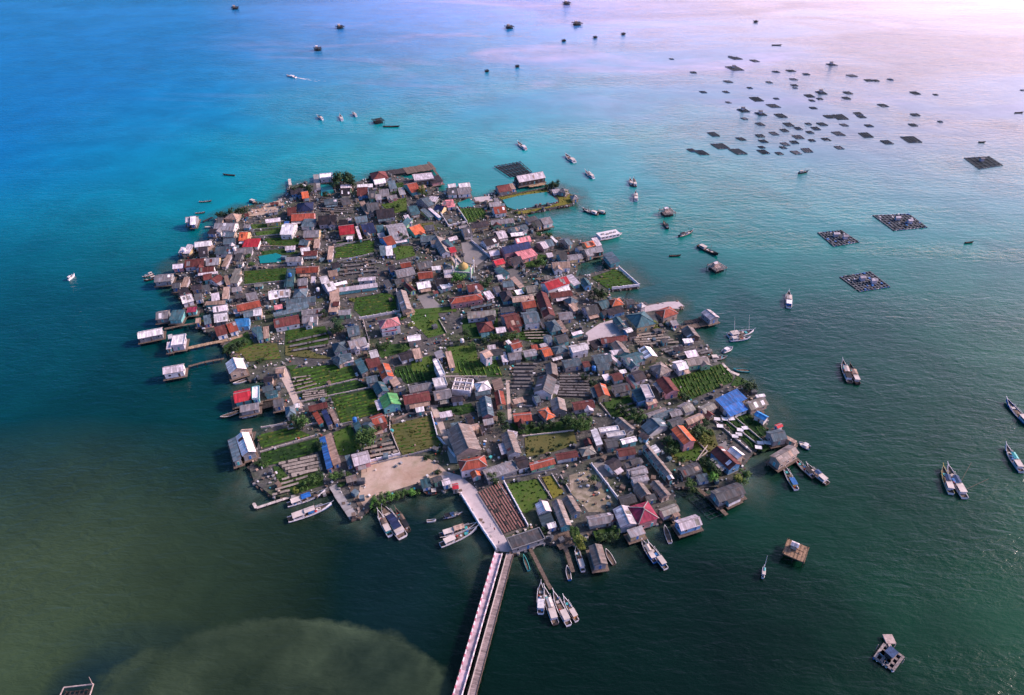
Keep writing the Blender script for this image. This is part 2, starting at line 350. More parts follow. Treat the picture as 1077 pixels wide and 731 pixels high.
def patch_mat(name, c1, c2, c3, s1=0.08, s2=0.7, rough=0.95, bump=0.5):
    b = NB(name); P = b.pos()
    n1 = b.noise(P, s1, 5, 0.6, 0.6); n2 = b.noise(P, s2, 6, 0.7, 0.2)
    c = b.mix(b.ramp(n1, [(0.35, 0.0), (0.65, 1.0)]), c1, c2)
    c = b.mix(b.ramp(n2, [(0.45, 0.0), (0.75, 0.8)]), c, c3)
    c = b.mix(1.0, c, b.ramp(n2, [(0.25, .65), (0.7, 1.25)]), 'MULTIPLY')
    b.bump(n2, bump, 0.3)
    return b.out(c, rough, 0.2)
GM = {
 'g': patch_mat("grass_green", (.036, .105, .015), (.078, .130, .020), (.075, .062, .038)),
 'k': patch_mat("grass_dark", (.022, .072, .015), (.044, .096, .018), (.045, .042, .026)),
 'o': patch_mat("grass_olive", (.085, .095, .030), (.14, .125, .045), (.05, .06, .025)),
 'y': patch_mat("grass_yellow", (.15, .15, .022), (.20, .165, .035), (.09, .11, .02)),
 's': patch_mat("sandy_soil", (.42, .29, .215), (.58, .46, .39), (.13, .12, .065), 0.07, 0.22),
 'x': patch_mat('trodden_yard', (.26, .215, .17), (.15, .145, .07), (.46, .38, .33), 0.06, 0.25),
 'm': patch_mat("muddy_soil", (.085, .080, .075), (.14, .125, .11), (.05, .05, .05)),
 'p': patch_mat("pale_paving", (.46, .40, .42), (.54, .46, .47), (.34, .31, .32), 0.05, 0.5, 0.9, 0.2),
 'r': patch_mat("earth_road", (.46, .36, .32), (.56, .46, .41), (.33, .26, .22), 0.07, 0.6),
 'c': patch_mat("grey_concrete", (.20, .19, .19), (.28, .255, .25), (.13, .125, .125), 0.06, 0.5, 0.9, 0.3),
 'a': patch_mat("asphalt_lane", (.11, .11, .115), (.16, .155, .155), (.08, .08, .08), 0.06, 0.5, 0.9, 0.3),
 'w': None}
M_pond = NB("pond_water"); M_pond.bump(M_pond.noise(M_pond.pos((.3, .7, .3)), 1.0, 3), 0.25, 0.3); M_pond = M_pond.out((.006, .20, .19), 0.2, 0.3)
GM['w'] = M_pond
GNAME = dict(g='grass_field', k='grass_field', o='grass_field', y='grass_bank', s='bare_soil', x='bare_soil', m='bare_soil', p='paved_yard', r='earth_road', c='concrete_yard', a='lane', w='pond_water')
M_crop = [plain_mat("crop_leaves_green", (.062, .145, .020), 0.9, 0.5, 0.5, bump=0.6), plain_mat("crop_leaves_dark", (.027, .080, .018), 0.9, 0.5, 0.5, bump=0.6), plain_mat("crop_leaves_olive", (.115, .125, .030), 0.9, 0.5, 0.5, bump=0.6), plain_mat("crop_leaves_yellow", (.13, .15, .03), 0.9, 0.5, 0.5, bump=0.6)]
# tile kind x,y ... : level patches of ground; optional R<spacing>:<dx>,<dy> = planted rows along that direction in the picture
PATCHES = """
I r 430 275 478 275 555 500 625 600 640 640 560 640 520 500
M p 480 20 620 60 720 140 905 450 950 545 850 535 735 365 630 180 560 130 500 90
C a 205 545 250 535 420 720 380 730
F a 380 -15 430 -25 520 110 545 190 500 230 480 150
C r 0 540 40 535 160 700 120 715
E a 480 380 700 345 700 200 720 205 725 355 490 395
H r 420 40 480 30 560 230 600 290 600 320 545 300 500 200
I r 910 120 930 120 950 400 925 400
E a 100 445 290 400 290 412 100 458
M s 0 60 0 -10 120 -60 400 -60 500 0 560 60 480 60 350 110 60 200 -20 300 -20 200
N x 470 60 640 10 790 230 720 290 590 290 560 250 480 170
G p 65 420 150 395 235 400 260 470 235 490 50 515 -10 560 -25 480
G p 310 320 480 285 560 280 592 308 580 328 480 325 340 350
C c 150 570 215 550 325 655 250 715 170 690
C p 230 285 330 275 350 305 245 315
E c 830 250 900 230 990 320 880 335
J a 0 20 140 10 110 180 0 170
J m 290 90 480 80 480 220 340 235 280 220
J c 500 640 610 620 660 725 560 725
M m 730 165 875 105 1050 395 905 440
I m 730 430 870 440 920 600 830 640 760 560
K c 300 540 380 500 400 570 340 590
D g 700 90 970 70 975 150 820 172 700 180 R2.2:1,-.03
E g 440 262 640 225 690 250 705 335 480 378 430 330 R2.4:1,-.08
E g 0 465 250 435 275 500 270 550 0 612 R2.0:1,-.15
E g 780 372 960 350 1012 480 900 512 860 470 820 440
F g 60 560 240 560 258 650 390 690 260 730 100 730
I g 600 0 850 -10 890 95 620 100 R2.2:.35,1
F k 260 330 380 330 380 520 170 510 150 400
F k 420 330 520 440 690 460 700 560 520 520
I k 215 35 465 0 480 110 285 142 205 80 R1.9:.4,1
H g 505 50 700 25 890 15 930 100 545 200 R2.6:1,-.25
H k 560 205 930 118 1020 168 760 230 600 260 R2.2:1,-.25
H g 770 230 1030 172 1077 290 1077 320 830 392 780 262 R2.2:1,-.25
H g 300 470 520 410 640 465 330 550 R2.4:1,-.25
H k 325 575 685 480 700 560 470 635 320 665 R2.2:1,-.25
H g 780 450 890 400 960 560 850 590 810 590
I o 190 400 430 340 512 520 262 590 220 520 R2.0:1,-.12
I k 470 290 690 262 720 312 620 338 500 322 R2.0:1,-.1
J o 70 480 380 440 400 520 250 570 80 600
J k 80 430 320 370 480 370 480 430 80 478
J k 560 250 725 208 790 330 730 370 620 350
K g 30 112 350 15 425 92 420 130 150 245 80 235 R1.7:.5,1
K k 330 350 520 330 720 500 620 570 540 545 R2.4:.85,1
K o 150 430 300 430 335 540 200 620 60 640 0 520
C g 130 355 290 350 318 415 190 447 R2.2:.5,1
B g 670 590 800 590 820 650 700 680
B g 315 600 560 560 560 640 310 668 R2.6:1,-.06
B k 310 560 540 545 540 565 315 592 R2.6:1,-.06
A g 740 455 950 445 950 480 760 492
A g 770 502 950 482 930 522 780 532
A g 820 545 1000 530 1077 560 1077 580 870 600 R2.4:1,-.06
A k 800 625 1010 600 1040 640 820 650
G g 10 130 155 78 200 95 290 185 120 205 R2.4:1,-.1
N g 80 112 270 82 340 190 200 300 130 270
N y 300 70 360 60 440 170 370 205
L k 340 60 380 170 470 240 660 180 650 90 560 90
D o 560 570 725 545 905 545 930 640 720 660 690 620 R2.4:1,-.15
D k 570 560 720 470 760 550 650 600 580 610
B g 600 330 760 285 770 370 680 385
B o 830 450 930 440 960 490 880 500
B k 640 200 740 190 770 250 680 260
C y 385 285 600 245 690 232 690 250 600 262 410 300
C y 735 262 780 255 880 275 875 305 830 325 700 350 560 385 495 392 510 372 690 345 765 318 765 295
E o 0 560 60 560 300 640 200 640 0 620
E m 300 205 430 190 600 195 600 228 430 260 310 255
E k 580 560 780 540 790 585 600 640
H k 480 30 560 20 520 60
E g 700 340 1077 310 1077 345 960 352 780 372 730 400
E g 790 650 920 620 960 720 800 720
F k 260 640 330 640 390 690 300 700
I k 930 390 1077 380 1077 440 1000 460
K k 450 90 530 130 440 160 410 150
N k 470 380 530 390 560 500 500 480
N k 620 410 720 390 780 400 720 470 640 470
O k 440 70 560 60 590 180 500 215 470 130
O g 230 -60 330 -90 480 10 430 90 300 60
C k 430 730 620 640 700 650 640 720
A s 720 365 860 320 930 300 905 385 725 405
H m 430 640 700 590 720 690 500 725
A w 790 655 900 635 940 650 930 690 800 700
B w 222 205 290 205 310 255 225 275
C w 125 320 200 290 245 325 220 345 140 348
C w 410 300 520 272 690 250 762 310 600 345 490 362 440 345
"""
M_rowsoil = {'g': patch_mat('furrow_grass', (.024, .066, .014), (.042, .082, .016), (.030, .038, .018)), 'k': patch_mat('furrow_dark', (.012, .040, .012), (.020, .052, .012), (.018, .026, .014))}
FIELDS = []; ROADPOLY = []
def rows_mesh(poly, spacing, dvec, z, mi):
    """planted ridges clipped to the field, leafy and uneven"""
    mb = MB(); d = Vector((dvec[0], dvec[1])).normalized(); nrm = Vector((-d.y, d.x))
    ts = [Vector((p[0], p[1])).dot(nrm) for p in poly]; ss = [Vector((p[0], p[1])).dot(d) for p in poly]
    t = min(ts) + spacing * .5
    while t < max(ts):
        s = min(ss); run = []
        while s < max(ss) + 1.5:
            q = d * s + nrm * t
            ok = inpoly(q, poly) and s < max(ss)
            if ok and rnd.random() > .07: run.append(s)
            elif run:
                for k in range(len(run) - 1) if len(run) > 1 else []:
                    s0, s1 = run[k], run[k + 1]; w0 = spacing * rnd.uniform(.13, .26); h = rnd.uniform(.2, .45); j = rnd.uniform(-.15, .15)
                    A = d * s0 + nrm * (t + j); Bq = d * s1 + nrm * (t + j)
                    a1 = A + nrm * w0; a2 = A - nrm * w0; b1 = Bq + nrm * w0; b2 = Bq - nrm * w0
                    m = rnd.choice(mi)
                    mb.face([(a1.x, a1.y, z), (b1.x, b1.y, z), (Bq.x, Bq.y, z + h), (A.x, A.y, z + h)], m)
                    mb.face([(A.x, A.y, z + h), (Bq.x, Bq.y, z + h), (b2.x, b2.y, z), (a2.x, a2.y, z)], m)
                run = []
            s += rnd.uniform(.9, 1.4)
        t += spacing * rnd.uniform(.9, 1.12)
    return mb
for i, ln in enumerate(PATCHES.strip().splitlines()):
    tk = ln.split(); t = TILE[tk[0]]; k = tk[1]; rowspec = None
    if tk[-1].startswith('R'): rowspec = tk.pop()[1:]
    nums = [float(q) for q in tk[2:]]
    px = [tpx(t, nums[q], nums[q + 1]) for q in range(0, len(nums), 2)]
    z = GZ + 0.012 + 0.004 * i
    pts = [at(u, v, z) for u, v in px]
    o = sheet(GNAME[k], pts, M_rowsoil[k] if rowspec and k in 'gk' else GM[k])
    if k in 'gkoy': FIELDS.append(([(p.x, p.y) for p in pts], k, z, o))
    if k in 'aprcw': ROADPOLY.append([(p.x, p.y) for p in pts])
    if rowspec:
        sp_, dv = rowspec.split(':'); dx, dy = [float(q) for q in dv.split(',')]
        u0 = sum(p[0] for p in px) / len(px); v0 = sum(p[1] for p in px) / len(px)
        dw = at(u0 + dx * 4, v0 + dy * 4, z) - at(u0, v0, z)
        mi = {'g': [0, 0, 0, 3], 'k': [1, 1, 0], 'o': [2, 2, 0], 'y': [3]}[k]
        mb = rows_mesh([(p.x, p.y) for p in pts], float(sp_), dw, z, mi)
        if mb.f: tag(mb.build("crop_rows", M_crop, o), kind="stuff")
# loose grass tufts over the unplanted grass
tb = MB()
for poly, k, z, o in FIELDS:
    if len(poly) < 3: continue
    xs = [p[0] for p in poly]; ys = [p[1] for p in poly]; area = (max(xs) - min(xs)) * (max(ys) - min(ys))
    for _ in range(int(area * 0.30)):
        q = (rnd.uniform(min(xs), max(xs)), rnd.uniform(min(ys), max(ys)))
        if not inpoly(q, poly): continue
        s = rnd.uniform(.15, .5); a = rnd.uniform(0, 3.14); cx, sx_ = math.cos(a) * s, math.sin(a) * s; h = s * rnd.uniform(.5, 1.0)
        m = {'g': rnd.choice([0, 0, 1, 3]), 'k': rnd.choice([1, 1, 0]), 'o': rnd.choice([2, 2, 0, 1]), 'y': 3}[k]
        for f in (0, 1):
            if f: cx, sx_ = -sx_, cx
            tb.face([(q[0] - cx, q[1] - sx_, z), (q[0] + cx, q[1] + sx_, z), (q[0] + cx * .6, q[1] + sx_ * .6, z + h), (q[0] - cx * .5, q[1] - sx_ * .5, z + h)], m)
tag(tb.build("grass_tufts", M_crop), kind="stuff")
# ================================================================== HOUSES
# tile | shape roof-letter  x1 y1 x2 y2 x3 y3  [h<eave>] [w<wall letter>] [=label]     shapes: g gable, h hip, s one slope, f flat
HOUSES = """
A
g W 378 405 416 402 420 455 wG =small white-roofed stilt hut standing alone in the sea off the north-west shore
g L 338 408 368 405 372 440 wG =grey lean-to stilt hut joined to the lone white-roofed sea hut
h N 608 385 690 392 698 432
s D 530 420 575 418 578 445
g G 535 442 672 442 678 495
g S 580 500 660 500 664 535
s K 488 487 545 490 545 518
g O 690 500 748 498 768 558 wY
s C 705 555 812 553 815 597 h2.6 wW =crimson lean-to roof in front of the orange gable by the north-west gardens
g W 962 446 1042 446 1050 522 h4 wW
s U 955 446 988 444 985 498 h3.6
g L 830 425 930 412 936 435
g W 392 565 502 553 510 588
s L 345 590 393 590 395 640
s L 305 605 330 605 332 635
g K 420 600 482 592 500 650
s N 490 590 520 600 528 645
g S 540 592 660 590 664 642
g B 335 675 465 662 470 714
g L 258 706 330 700 332 730
g G 470 668 560 660 570 708
s N 595 655 630 655 632 722
g G 652 602 722 600 730 642
s D 655 642 700 642 705 682
g S 580 546 660 542 664 578
s G 700 460 745 460 748 478
s G 690 610 760 605 770 640
B
f W 213 138 300 130 305 158 h4 wL =white-roofed pavilion on pillars at the north tip beside the big trees
g O 98 256 145 250 148 290
h I 72 322 182 312 190 368
g R 45 388 198 380 196 428 wP
g B 15 348 75 342 95 396
g K 205 402 328 390 345 448 wL
g C 330 462 432 450 440 515 h4 wY =crimson gabled house with cream yellow walls in the northern half
g K 340 428 400 424 402 458
g G 125 490 230 486 234 536
s S 120 428 205 430 205 474
s L 440 478 460 475 470 550
s W 385 532 430 530 432 548 h2.4
g S 432 406 512 396 515 440
s N 462 322 498 315 535 388
g I 458 455 540 440 552 512
g K 560 362 680 348 686 410 wL
g D 500 322 580 312 600 370
h B 525 132 632 118 642 168 =maroon hipped house at the base of the slatted north dock
g W 545 178 622 166 626 196
f L 790 140 930 125 940 172 h4 wK =pale lilac-roofed shed on the slatted north dock
s K 888 168 965 152 968 190 h2.5
g R 735 202 800 188 825 252
s W 450 210 555 203 558 220
g B 455 222 528 218 530 272
s L 345 213 420 206 424 226
g K 350 228 420 224 425 272
g G 585 238 650 232 655 278
g D 535 243 580 242 585 292
s S 640 192 690 186 700 230
g G 630 276 698 266 704 290
g S 815 302 858 286 892 350
g T 755 342 812 332 825 396
s S 845 372 880 362 890 420
s L 895 366 915 360 928 428
s L 916 282 970 290 985 320
g P 1000 306 1058 310 1072 342
g G 620 458 738 440 745 552 h4 =large mid grey gabled house with a ribbed roof west of the orange-roofed teal one
g O 745 482 815 456 832 520 wT
s T 725 462 770 412 790 440
s L 742 408 775 402 795 448
g R 582 542 640 524 665 590
s T 570 472 620 466 625 512
s L 575 520 620 510 625 535
s W 630 602 675 598 685 650
s S 590 600 628 596 632 652
g S 840 530 950 520 955 560
g Z 920 542 985 648 1030 612
g C 1010 602 1052 592 1062 632 wP
g L 1010 542 1068 526 1075 552
g R 715 697 785 686 790 722
s N 186 557 225 555 240 602
g W 90 602 152 592 160 640
g B 112 622 212 616 214 650
g S 106 550 168 554 174 590
s L 0 598 68 592 70 614 h2
g G 10 660 118 656 120 688
s N 275 602 310 600 312 676
g S 240 300 330 290 335 325
s D 340 300 400 290 405 330
g D 150 200 195 195 200 235
g K 25 230 100 220 105 260
s G 705 235 745 230 755 268
s D 870 470 935 462 945 490
s G 560 275 600 270 605 300
C
g L 470 158 648 126 664 166 h3.8 wK =long lilac-white shed roof on posts beside the dark net pens
g B 356 218 440 206 458 246
s N 445 208 475 204 482 234
g W 55 206 108 198 112 220
g W 122 198 198 190 204 222
g D 62 228 128 226 134 268
g G 112 228 200 220 208 262
s L 716 242 768 236 770 256
h G 782 228 828 236 838 264 wG
h G 828 276 873 270 878 297
g R 335 350 414 340 424 384 wW =brick red gabled house with white walls between the two ponds
g G 312 322 388 312 398 338
g I 10 332 68 345 86 388
s P 45 312 100 306 114 344
g K 192 456 308 432 328 462 wY
g G 322 432 478 416 480 446
g S 432 482 542 452 558 488
s W 455 515 540 506 545 524 h2.4
g G 622 422 688 406 722 446 wW =grey-roofed white stilt house over the inlet south of the teal pond
s D 545 424 615 405 640 425 h2.6
g L 345 502 405 490 420 544
g K 260 562 348 532 388 570
g P 470 548 568 528 580 566
g I 380 602 560 562 598 604 h5 wP =navy-roofed house with pink walls on the north-east side
s P 480 640 590 608 600 660 h3.4 wP
g L 312 622 378 612 394 648
g C 335 682 400 666 410 706 wP
g K 432 672 500 652 530 700
g L 612 572 648 560 684 608
g S 652 556 700 546 740 590
s W 706 542 722 537 752 570
g S 760 552 790 540 850 582
g O 900 572 960 556 984 592
s L 965 552 1003 546 1028 590
g G 790 652 898 636 904 674
g G 895 617 938 606 960 658
g G 942 602 1020 590 1030 630
g D 740 642 790 632 795 680
g N 708 692 828 684 832 728 wW
s S 1035 640 1092 706 1132 670 h3.4 wT =slate-roofed boathouse slanting into the inlet below the white barge
s L 680 642 720 636 728 660
s L 55 548 110 536 114 552 h2.4
g D 140 478 200 470 206 530
g D 585 440 620 430 640 470
g T 0 565 20 555 60 625
g D 860 600 890 590 915 615
D
g B 420 70 522 60 530 92 wW
s L 405 108 540 92 545 104 h2.5
g G 150 112 264 102 268 152 wG =mid grey stilt house at the far western tip beside the moored raft boats
s N 325 140 364 138 370 190
g W 290 248 366 228 390 278 wL =white gabled stilt house north of the magenta awning
s K 275 216 348 196 358 224
s M 342 325 408 318 410 345 wT =small magenta awning roof near the western shore
g G 156 342 238 332 242 388 wG =grey gabled hut on stilts west of the magenta awning
s T 250 346 336 342 342 398 h2.6
g W 28 472 194 440 200 486 wG =long white-roofed stilt house at the end of the upper west jetty
f W 250 497 338 485 345 552 h3.6 wL =white flat-roofed stilt house at the end of the middle west jetty
s W 218 497 248 490 250 515
s L 215 545 250 540 254 578
g L 190 692 330 668 346 716 wW =pale lilac stilt house alone at the end of the lower west jetty
g W 575 670 602 742 722 710 h4 wN =large white gabled house at the water's edge beside the western gardens
g B 502 442 574 422 586 488 wW
g R 576 420 638 402 655 468 wW =brick red gable beside the maroon one above the middle west jetty
g Q 650 390 744 380 750 436 wU =sky blue roof near the western shore
s T 737 467 768 452 790 528
s T 778 452 813 446 840 518
s N 820 452 858 446 888 508
g R 640 302 798 266 815 312 wW =long brick red roof with white walls above the sky blue roof
s G 705 242 780 226 790 266
s L 628 338 735 318 742 340
g W 762 328 818 322 820 368
g S 692 348 758 336 764 374
g L 502 312 600 296 610 336
s N 455 286 590 278 598 298
g W 516 358 604 346 614 404
s N 570 202 613 197 620 264
s L 490 242 545 232 550 272
s N 572 132 600 126 604 178
s E 630 120 692 122 695 170
s E 642 82 690 82 690 118
g B 462 146 520 114 530 166
g W 850 216 914 206 918 264 =left of two white gabled houses side by side above the long maroon house
g W 922 206 997 200 1000 254 =right of two white gabled houses side by side above the long maroon house
s T 970 86 1028 82 1034 188
g B 876 392 1045 360 1058 420 wW =long maroon house with white front wall beside the western green field
g S 872 352 1060 312 1064 342
g N 902 696 960 692 974 730
s P 885 312 940 302 944 326
s N 396 392 430 388 440 414 wY
s S 442 382 490 372 500 420
s D 430 190 485 180 490 215
g D 255 165 310 160 312 195
g K 368 178 440 168 445 200
s G 620 200 690 190 700 215
s D 640 240 690 230 700 255
g D 385 235 440 225 445 265
g B 440 110 500 100 510 140
E
g R 75 62 223 55 228 100 wN
s T 15 97 68 92 80 188
h S 56 202 148 196 155 254
g G 82 136 148 130 150 180
s L 165 132 194 130 196 165
g W 205 128 258 116 275 172 h4 wL =taller white house, rear of the two joined white blocks west of the crop rows
g W 225 170 284 152 304 212 h4 wL =taller white house, front of the two joined white blocks west of the crop rows
s S 0 312 150 287 155 322
s S 0 276 200 252 204 284
g G 100 336 244 320 250 354
g G 110 368 214 360 216 414 wW
s N 280 212 344 206 354 268
s N 290 268 350 266 360 348
s B 300 287 344 285 348 310 h3.4
g G 336 336 420 330 424 364
s N 266 97 328 87 335 120
g K 276 42 330 30 335 70
s W 300 172 388 152 394 168 h2.6
s L 320 202 588 167 594 190 h2.6
g L 455 132 574 122 580 146
g S 380 442 460 427 475 494
h S 286 547 378 527 386 590
g G 382 532 498 502 518 556
s W 482 552 530 546 534 570
s W 390 576 415 572 416 586 h2.4
g W 520 592 574 580 596 630 h4
h S 282 637 345 607 360 674
g S 347 612 418 602 424 650
s L 362 660 430 645 433 660 h2.3
s T 430 652 480 742 528 724 h3.2
s B 500 654 588 632 600 688
g O 574 690 608 776 682 738 h4 =orange gabled house with a white trimmed gable west of the garden rows
h P 576 402 710 375 725 432 h6 wW =salmon pink hipped two-storey house with white walls amid the fields
s C 594 446 700 430 706 462 h3.4 wW =crimson porch roof in front of the pink two-storey house
g W 762 498 850 486 872 522 h4 wN =white gabled house just right of the pink two-storey house
g K 700 612 788 586 803 638 wW =near black roof with white front wall between the central fields
s N 795 592 848 582 860 640
s L 925 642 975 730 1000 726 h3 wW
s N 1005 608 1044 602 1068 700 h2.4
g Z 692 222 732 350 800 325 h4
g B 742 182 790 226 820 206
g W 815 162 903 147 910 195 wW
g R 826 97 925 86 930 134
g G 676 87 798 62 802 118
g D 676 144 788 122 792 156
g D 812 42 908 22 914 70
s W 918 66 980 60 982 82 wW
h S 985 52 1040 42 1045 74
g L 990 82 1058 76 1064 130
g K 932 142 1008 130 1012 178
s W 966 182 1034 166 1038 195 wW
s N 740 342 800 322 806 352 h2.4
s D 610 160 650 150 660 195
g K 640 60 680 52 690 95
s D 380 400 440 395 445 420
F
g K 0 147 74 140 78 174
s W 10 182 74 166 78 194
g B 172 177 270 162 275 214
h R 60 260 280 226 290 268 h4 wP =long brick red hipped roof with cream walls above the centre fields
s L 285 232 330 220 340 266
g S 202 318 344 292 350 304
g E 176 347 368 330 378 376
h B 236 417 344 402 360 468 wT
s T 270 487 328 481 334 510
g L 356 447 420 437 428 476
g B 386 367 488 347 498 446 h4 
g O 468 387 498 374 510 440
g B 440 452 508 441 514 478
g D 386 322 480 311 484 345
h K 382 217 460 207 470 278
g N 456 252 602 236 608 276
s N 452 132 520 202 545 186
s W 482 217 530 207 532 235
s T 350 77 418 132 452 108
s W 370 122 408 116 418 140
g S 395 158 470 148 478 188
g C 637 167 786 120 800 182 h5 wW =large crimson school-like roof by the inlet on the east side
s W 746 197 828 186 834 214 wW
s L 650 197 738 188 742 206 h2.8
s L 800 122 860 187 902 172
g T 895 142 930 192 975 182
g E 542 187 618 176 625 224
g B 612 232 668 388 750 382 h4 wN =very long maroon gabled hall running down the middle of the island
g B 692 227 838 207 848 246
h S 786 272 840 248 855 300
s N 845 252 884 262 890 302
s N 820 308 858 297 880 340
g G 746 352 840 342 848 394 wN
g D 896 317 978 297 990 364
g R 512 282 600 267 610 320
g S 516 350 620 337 630 418 h5 wW
h S 662 412 740 392 760 468
s N 740 402 790 482 820 470
g R 442 547 508 527 518 574 h6 wW =small red-roofed white two-storey house above the rack yard
s W 425 537 450 527 455 570 h6
g G 432 602 518 592 525 648 wG
s L 390 612 428 606 432 664
g G 527 592 614 577 620 624
s R 585 562 628 556 634 588
g O 632 577 690 562 700 628 =orange gable left of the white house below the lilac yard
h S 706 572 798 548 805 602
g D 722 502 798 482 808 538
g W 816 562 928 537 938 588 h5 wW =large white flat-fronted house at the lower end of the lilac paved yard
g B 1010 514 1070 502 1077 545
s K 946 542 1008 522 1028 570
g N 257 602 308 580 318 638 h6 wL =narrow pale tower-like house at the corner of the central green field
g D 322 592 408 581 414 618
g S 772 652 888 632 894 688
g B 897 662 943 652 958 692 wL
s S 962 664 1070 652 1077 700
g K 300 372 345 362 352 398
s D 640 400 665 395 690 440
g D 340 190 375 182 382 225
s D 620 285 645 280 655 330
g S 660 500 700 490 706 540
G
h O 106 272 188 257 208 304 h4 =orange hipped house on the east shore left of the pink jetty
s K 92 342 200 312 214 348
g D 216 272 274 266 288 298
g T 22 292 84 268 100 328
h W 292 302 328 287 338 320
h R 400 342 504 307 540 366 h4 wN =brick red hipped house with tan walls beside the pink concrete jetty
h T 216 367 346 337 378 436 h4 =big dark teal hipped roof above the olive rack yard
g T 136 388 190 460 238 440
g W 206 457 248 442 264 474
g K 236 477 288 471 294 500
g B 52 512 228 492 238 530
g Z 122 547 182 625 250 592
g W 300 582 350 648 424 616 h4 =white slanting house beside the olive rack yard
g T 182 628 308 592 348 658
h Z 366 692 450 656 528 716
g W 512 662 578 646 608 710 h4 wW =white curved-roof house at the left corner of the eastern green field
g Z 586 646 728 622 752 672
s L 590 602 668 590 678 630
g Z 568 457 615 522 700 505
s W 580 522 643 514 650 540
g L 697 350 760 402 826 384 h3.4 wG =striped pale lilac stilt house at the end of the eastern jetty
g S 0 622 118 602 148 660
s L 112 632 130 622 180 690
g S 25 665 105 655 115 715
s D 365 378 410 368 420 410
g K 58 345 88 335 100 365
s G 500 410 545 402 560 432 
g D 440 520 480 512 490 540
s K 520 575 580 565 585 590
H
g C 150 188 264 163 292 238 wT =crimson gabled roof on the west waterside platform
f W 268 162 318 153 332 232 h3.4 wT =white flat roof block joined to the right of the west crimson roof
s T 350 197 434 181 440 206 wT
g S 326 162 400 142 406 180
g K 346 97 408 91 414 125
h S 472 287 540 272 546 340
s W 532 271 574 266 578 290
g B 617 282 743 251 750 290
s R 646 326 690 402 724 386
s I 702 312 746 410 776 386
s N 748 300 790 396 818 386
s U 690 476 740 690 778 662 =narrow blue slope beside the long tan roof above the beach
s N 716 462 782 668 838 656 =long tan roof running down to the beach rack yard
g W 160 472 206 606 304 582 h3.6 wG =large white-roofed stilt house at the south-west corner
s S 112 492 152 640 202 602 h3.2 wG
g N 202 427 278 420 284 460
g L 887 586 1000 556 1010 640 =pale lilac-roofed shed by the sandy clearing
s S 852 602 888 592 904 654
s T 896 386 942 482 984 460
s D 400 250 470 236 478 280
s G 190 285 320 262 330 300 h2.4
I
g V 106 228 134 304 255 268 h4 wT =bright green-roofed house with teal walls beside the fields
s N 168 112 202 165 250 146
g T 62 152 100 218 186 198
g S 22 97 98 82 108 130
g G 286 157 438 126 448 174
g D 197 172 278 156 284 184
g B 252 212 428 182 438 248 h4 wN =large maroon gabled house right of the bright green roof
s W 400 266 428 259 434 276
s W 337 297 394 286 398 314
f W 446 -4 494 96 534 88 h6.5 wW =tall narrow white building in the centre behind the white flat-topped block
f W 442 112 528 96 538 154 h5 wW =white flat-topped block in the centre, left of the unfinished house
g G 442 187 558 167 564 234
h W 702 137 798 116 810 178 h4 wW =white hipped house right of the unfinished white shell
g S 706 187 808 172 812 208
g S 737 232 758 358 840 342
s N 816 117 838 186 904 178
g R 832 192 850 284 914 276 wY
g K 646 342 690 332 700 398
g N 672 402 733 387 738 428
g Z 525 432 592 606 762 550 h5 wN =largest slate gabled house beside the central road above the bridge
h R 600 622 780 588 818 658 h5 wL =rust red hipped house at the inland end of the bridge road
g O 660 665 700 742 760 712 =small orange gable in front of the rust red hipped house
f G 752 690 958 620 980 690 h3.4 wG =wide grey flat-roofed hall right of the rust red hipped house
g Z 872 457 922 600 1018 592 h4 =tall narrow grey gabled house at the corner of the olive garden
s L 920 432 988 446 998 466
g K 950 612 1030 590 1040 670
g R 947 327 1068 316 1075 374
s L 486 327 570 312 574 346
g R 42 352 128 322 158 398 wG
g B 52 402 148 372 162 420 wL
s N 70 430 130 415 150 450
g K 740 400 760 395 780 440
g S 0 400 20 380 50 470
s G 760 372 830 360 840 395
g K 560 220 640 210 650 250
J
g Z 196 18 206 96 284 84 h4 =rear half of the long dark hall between the two rack yards
g D 152 92 118 198 252 204 h4 =front half of the long dark hall between the two rack yards
g B 597 82 664 66 680 118 wW
s L 552 92 594 81 600 118
s W 660 60 704 51 710 74
g O 502 152 532 230 602 192 h4 =orange gabled house at the right edge of the eastern rack yard
g D 607 152 714 131 728 188
g K 716 76 788 52 846 108
s S 706 97 720 92 770 160
g B 887 117 960 212 1038 172 h4 wP =maroon gabled house beside the green corner field
s T 736 178 782 260 842 222 h4 wU
f L 792 150 832 238 884 214 h6 wW =pale two-storey house with curved balconies on the east side
s N 826 260 894 237 900 264 h3 wP
g Z 226 242 242 322 338 300 h4
g B 356 257 498 237 508 294 wL
h O 146 308 213 282 248 358 =small orange hipped roof below the long dark hall
g G 822 332 948 287 960 320
g S 857 342 998 292 1008 328
g S 792 412 852 470 980 402
g Z 628 376 720 455 774 427
s W 482 430 522 535 564 522 h4 =white slab roof forming the left arm of the angled white complex
f W 528 424 660 406 678 434 h4 wW =white flat roof forming the top of the angled white complex
f W 576 456 700 437 714 465 h3.6 wW =white flat strip inside the angled white complex
g W 662 492 763 467 774 504
g B 637 552 753 532 764 588 wL
g D 682 642 798 602 812 640
g G 702 682 818 652 834 690
g Z 802 532 962 732 1010 718 h3.6 =very long narrow slanting roof on the south-east side
g R 82 642 248 597 258 650
g B 252 582 398 557 404 604
h E 402 547 498 526 518 584
g G 1022 284 1077 254 1085 310
g K 562 640 630 600 650 680 
g D 562 490 640 478 655 540
s K 780 470 840 500 870 480
g S 110 215 145 205 165 260
K
g O 28 427 115 530 195 497 h5.5 wP =orange two-storey house with pinkish walls among the eastern trees
g E 72 277 140 252 184 308
g E 197 292 280 252 300 308
g N 102 367 214 322 232 368
g D 0 372 90 342 100 400
g G 2 312 78 292 108 338
s U 298 250 448 178 552 220 h3.2 =large bright blue tarpaulin roof on the east shore
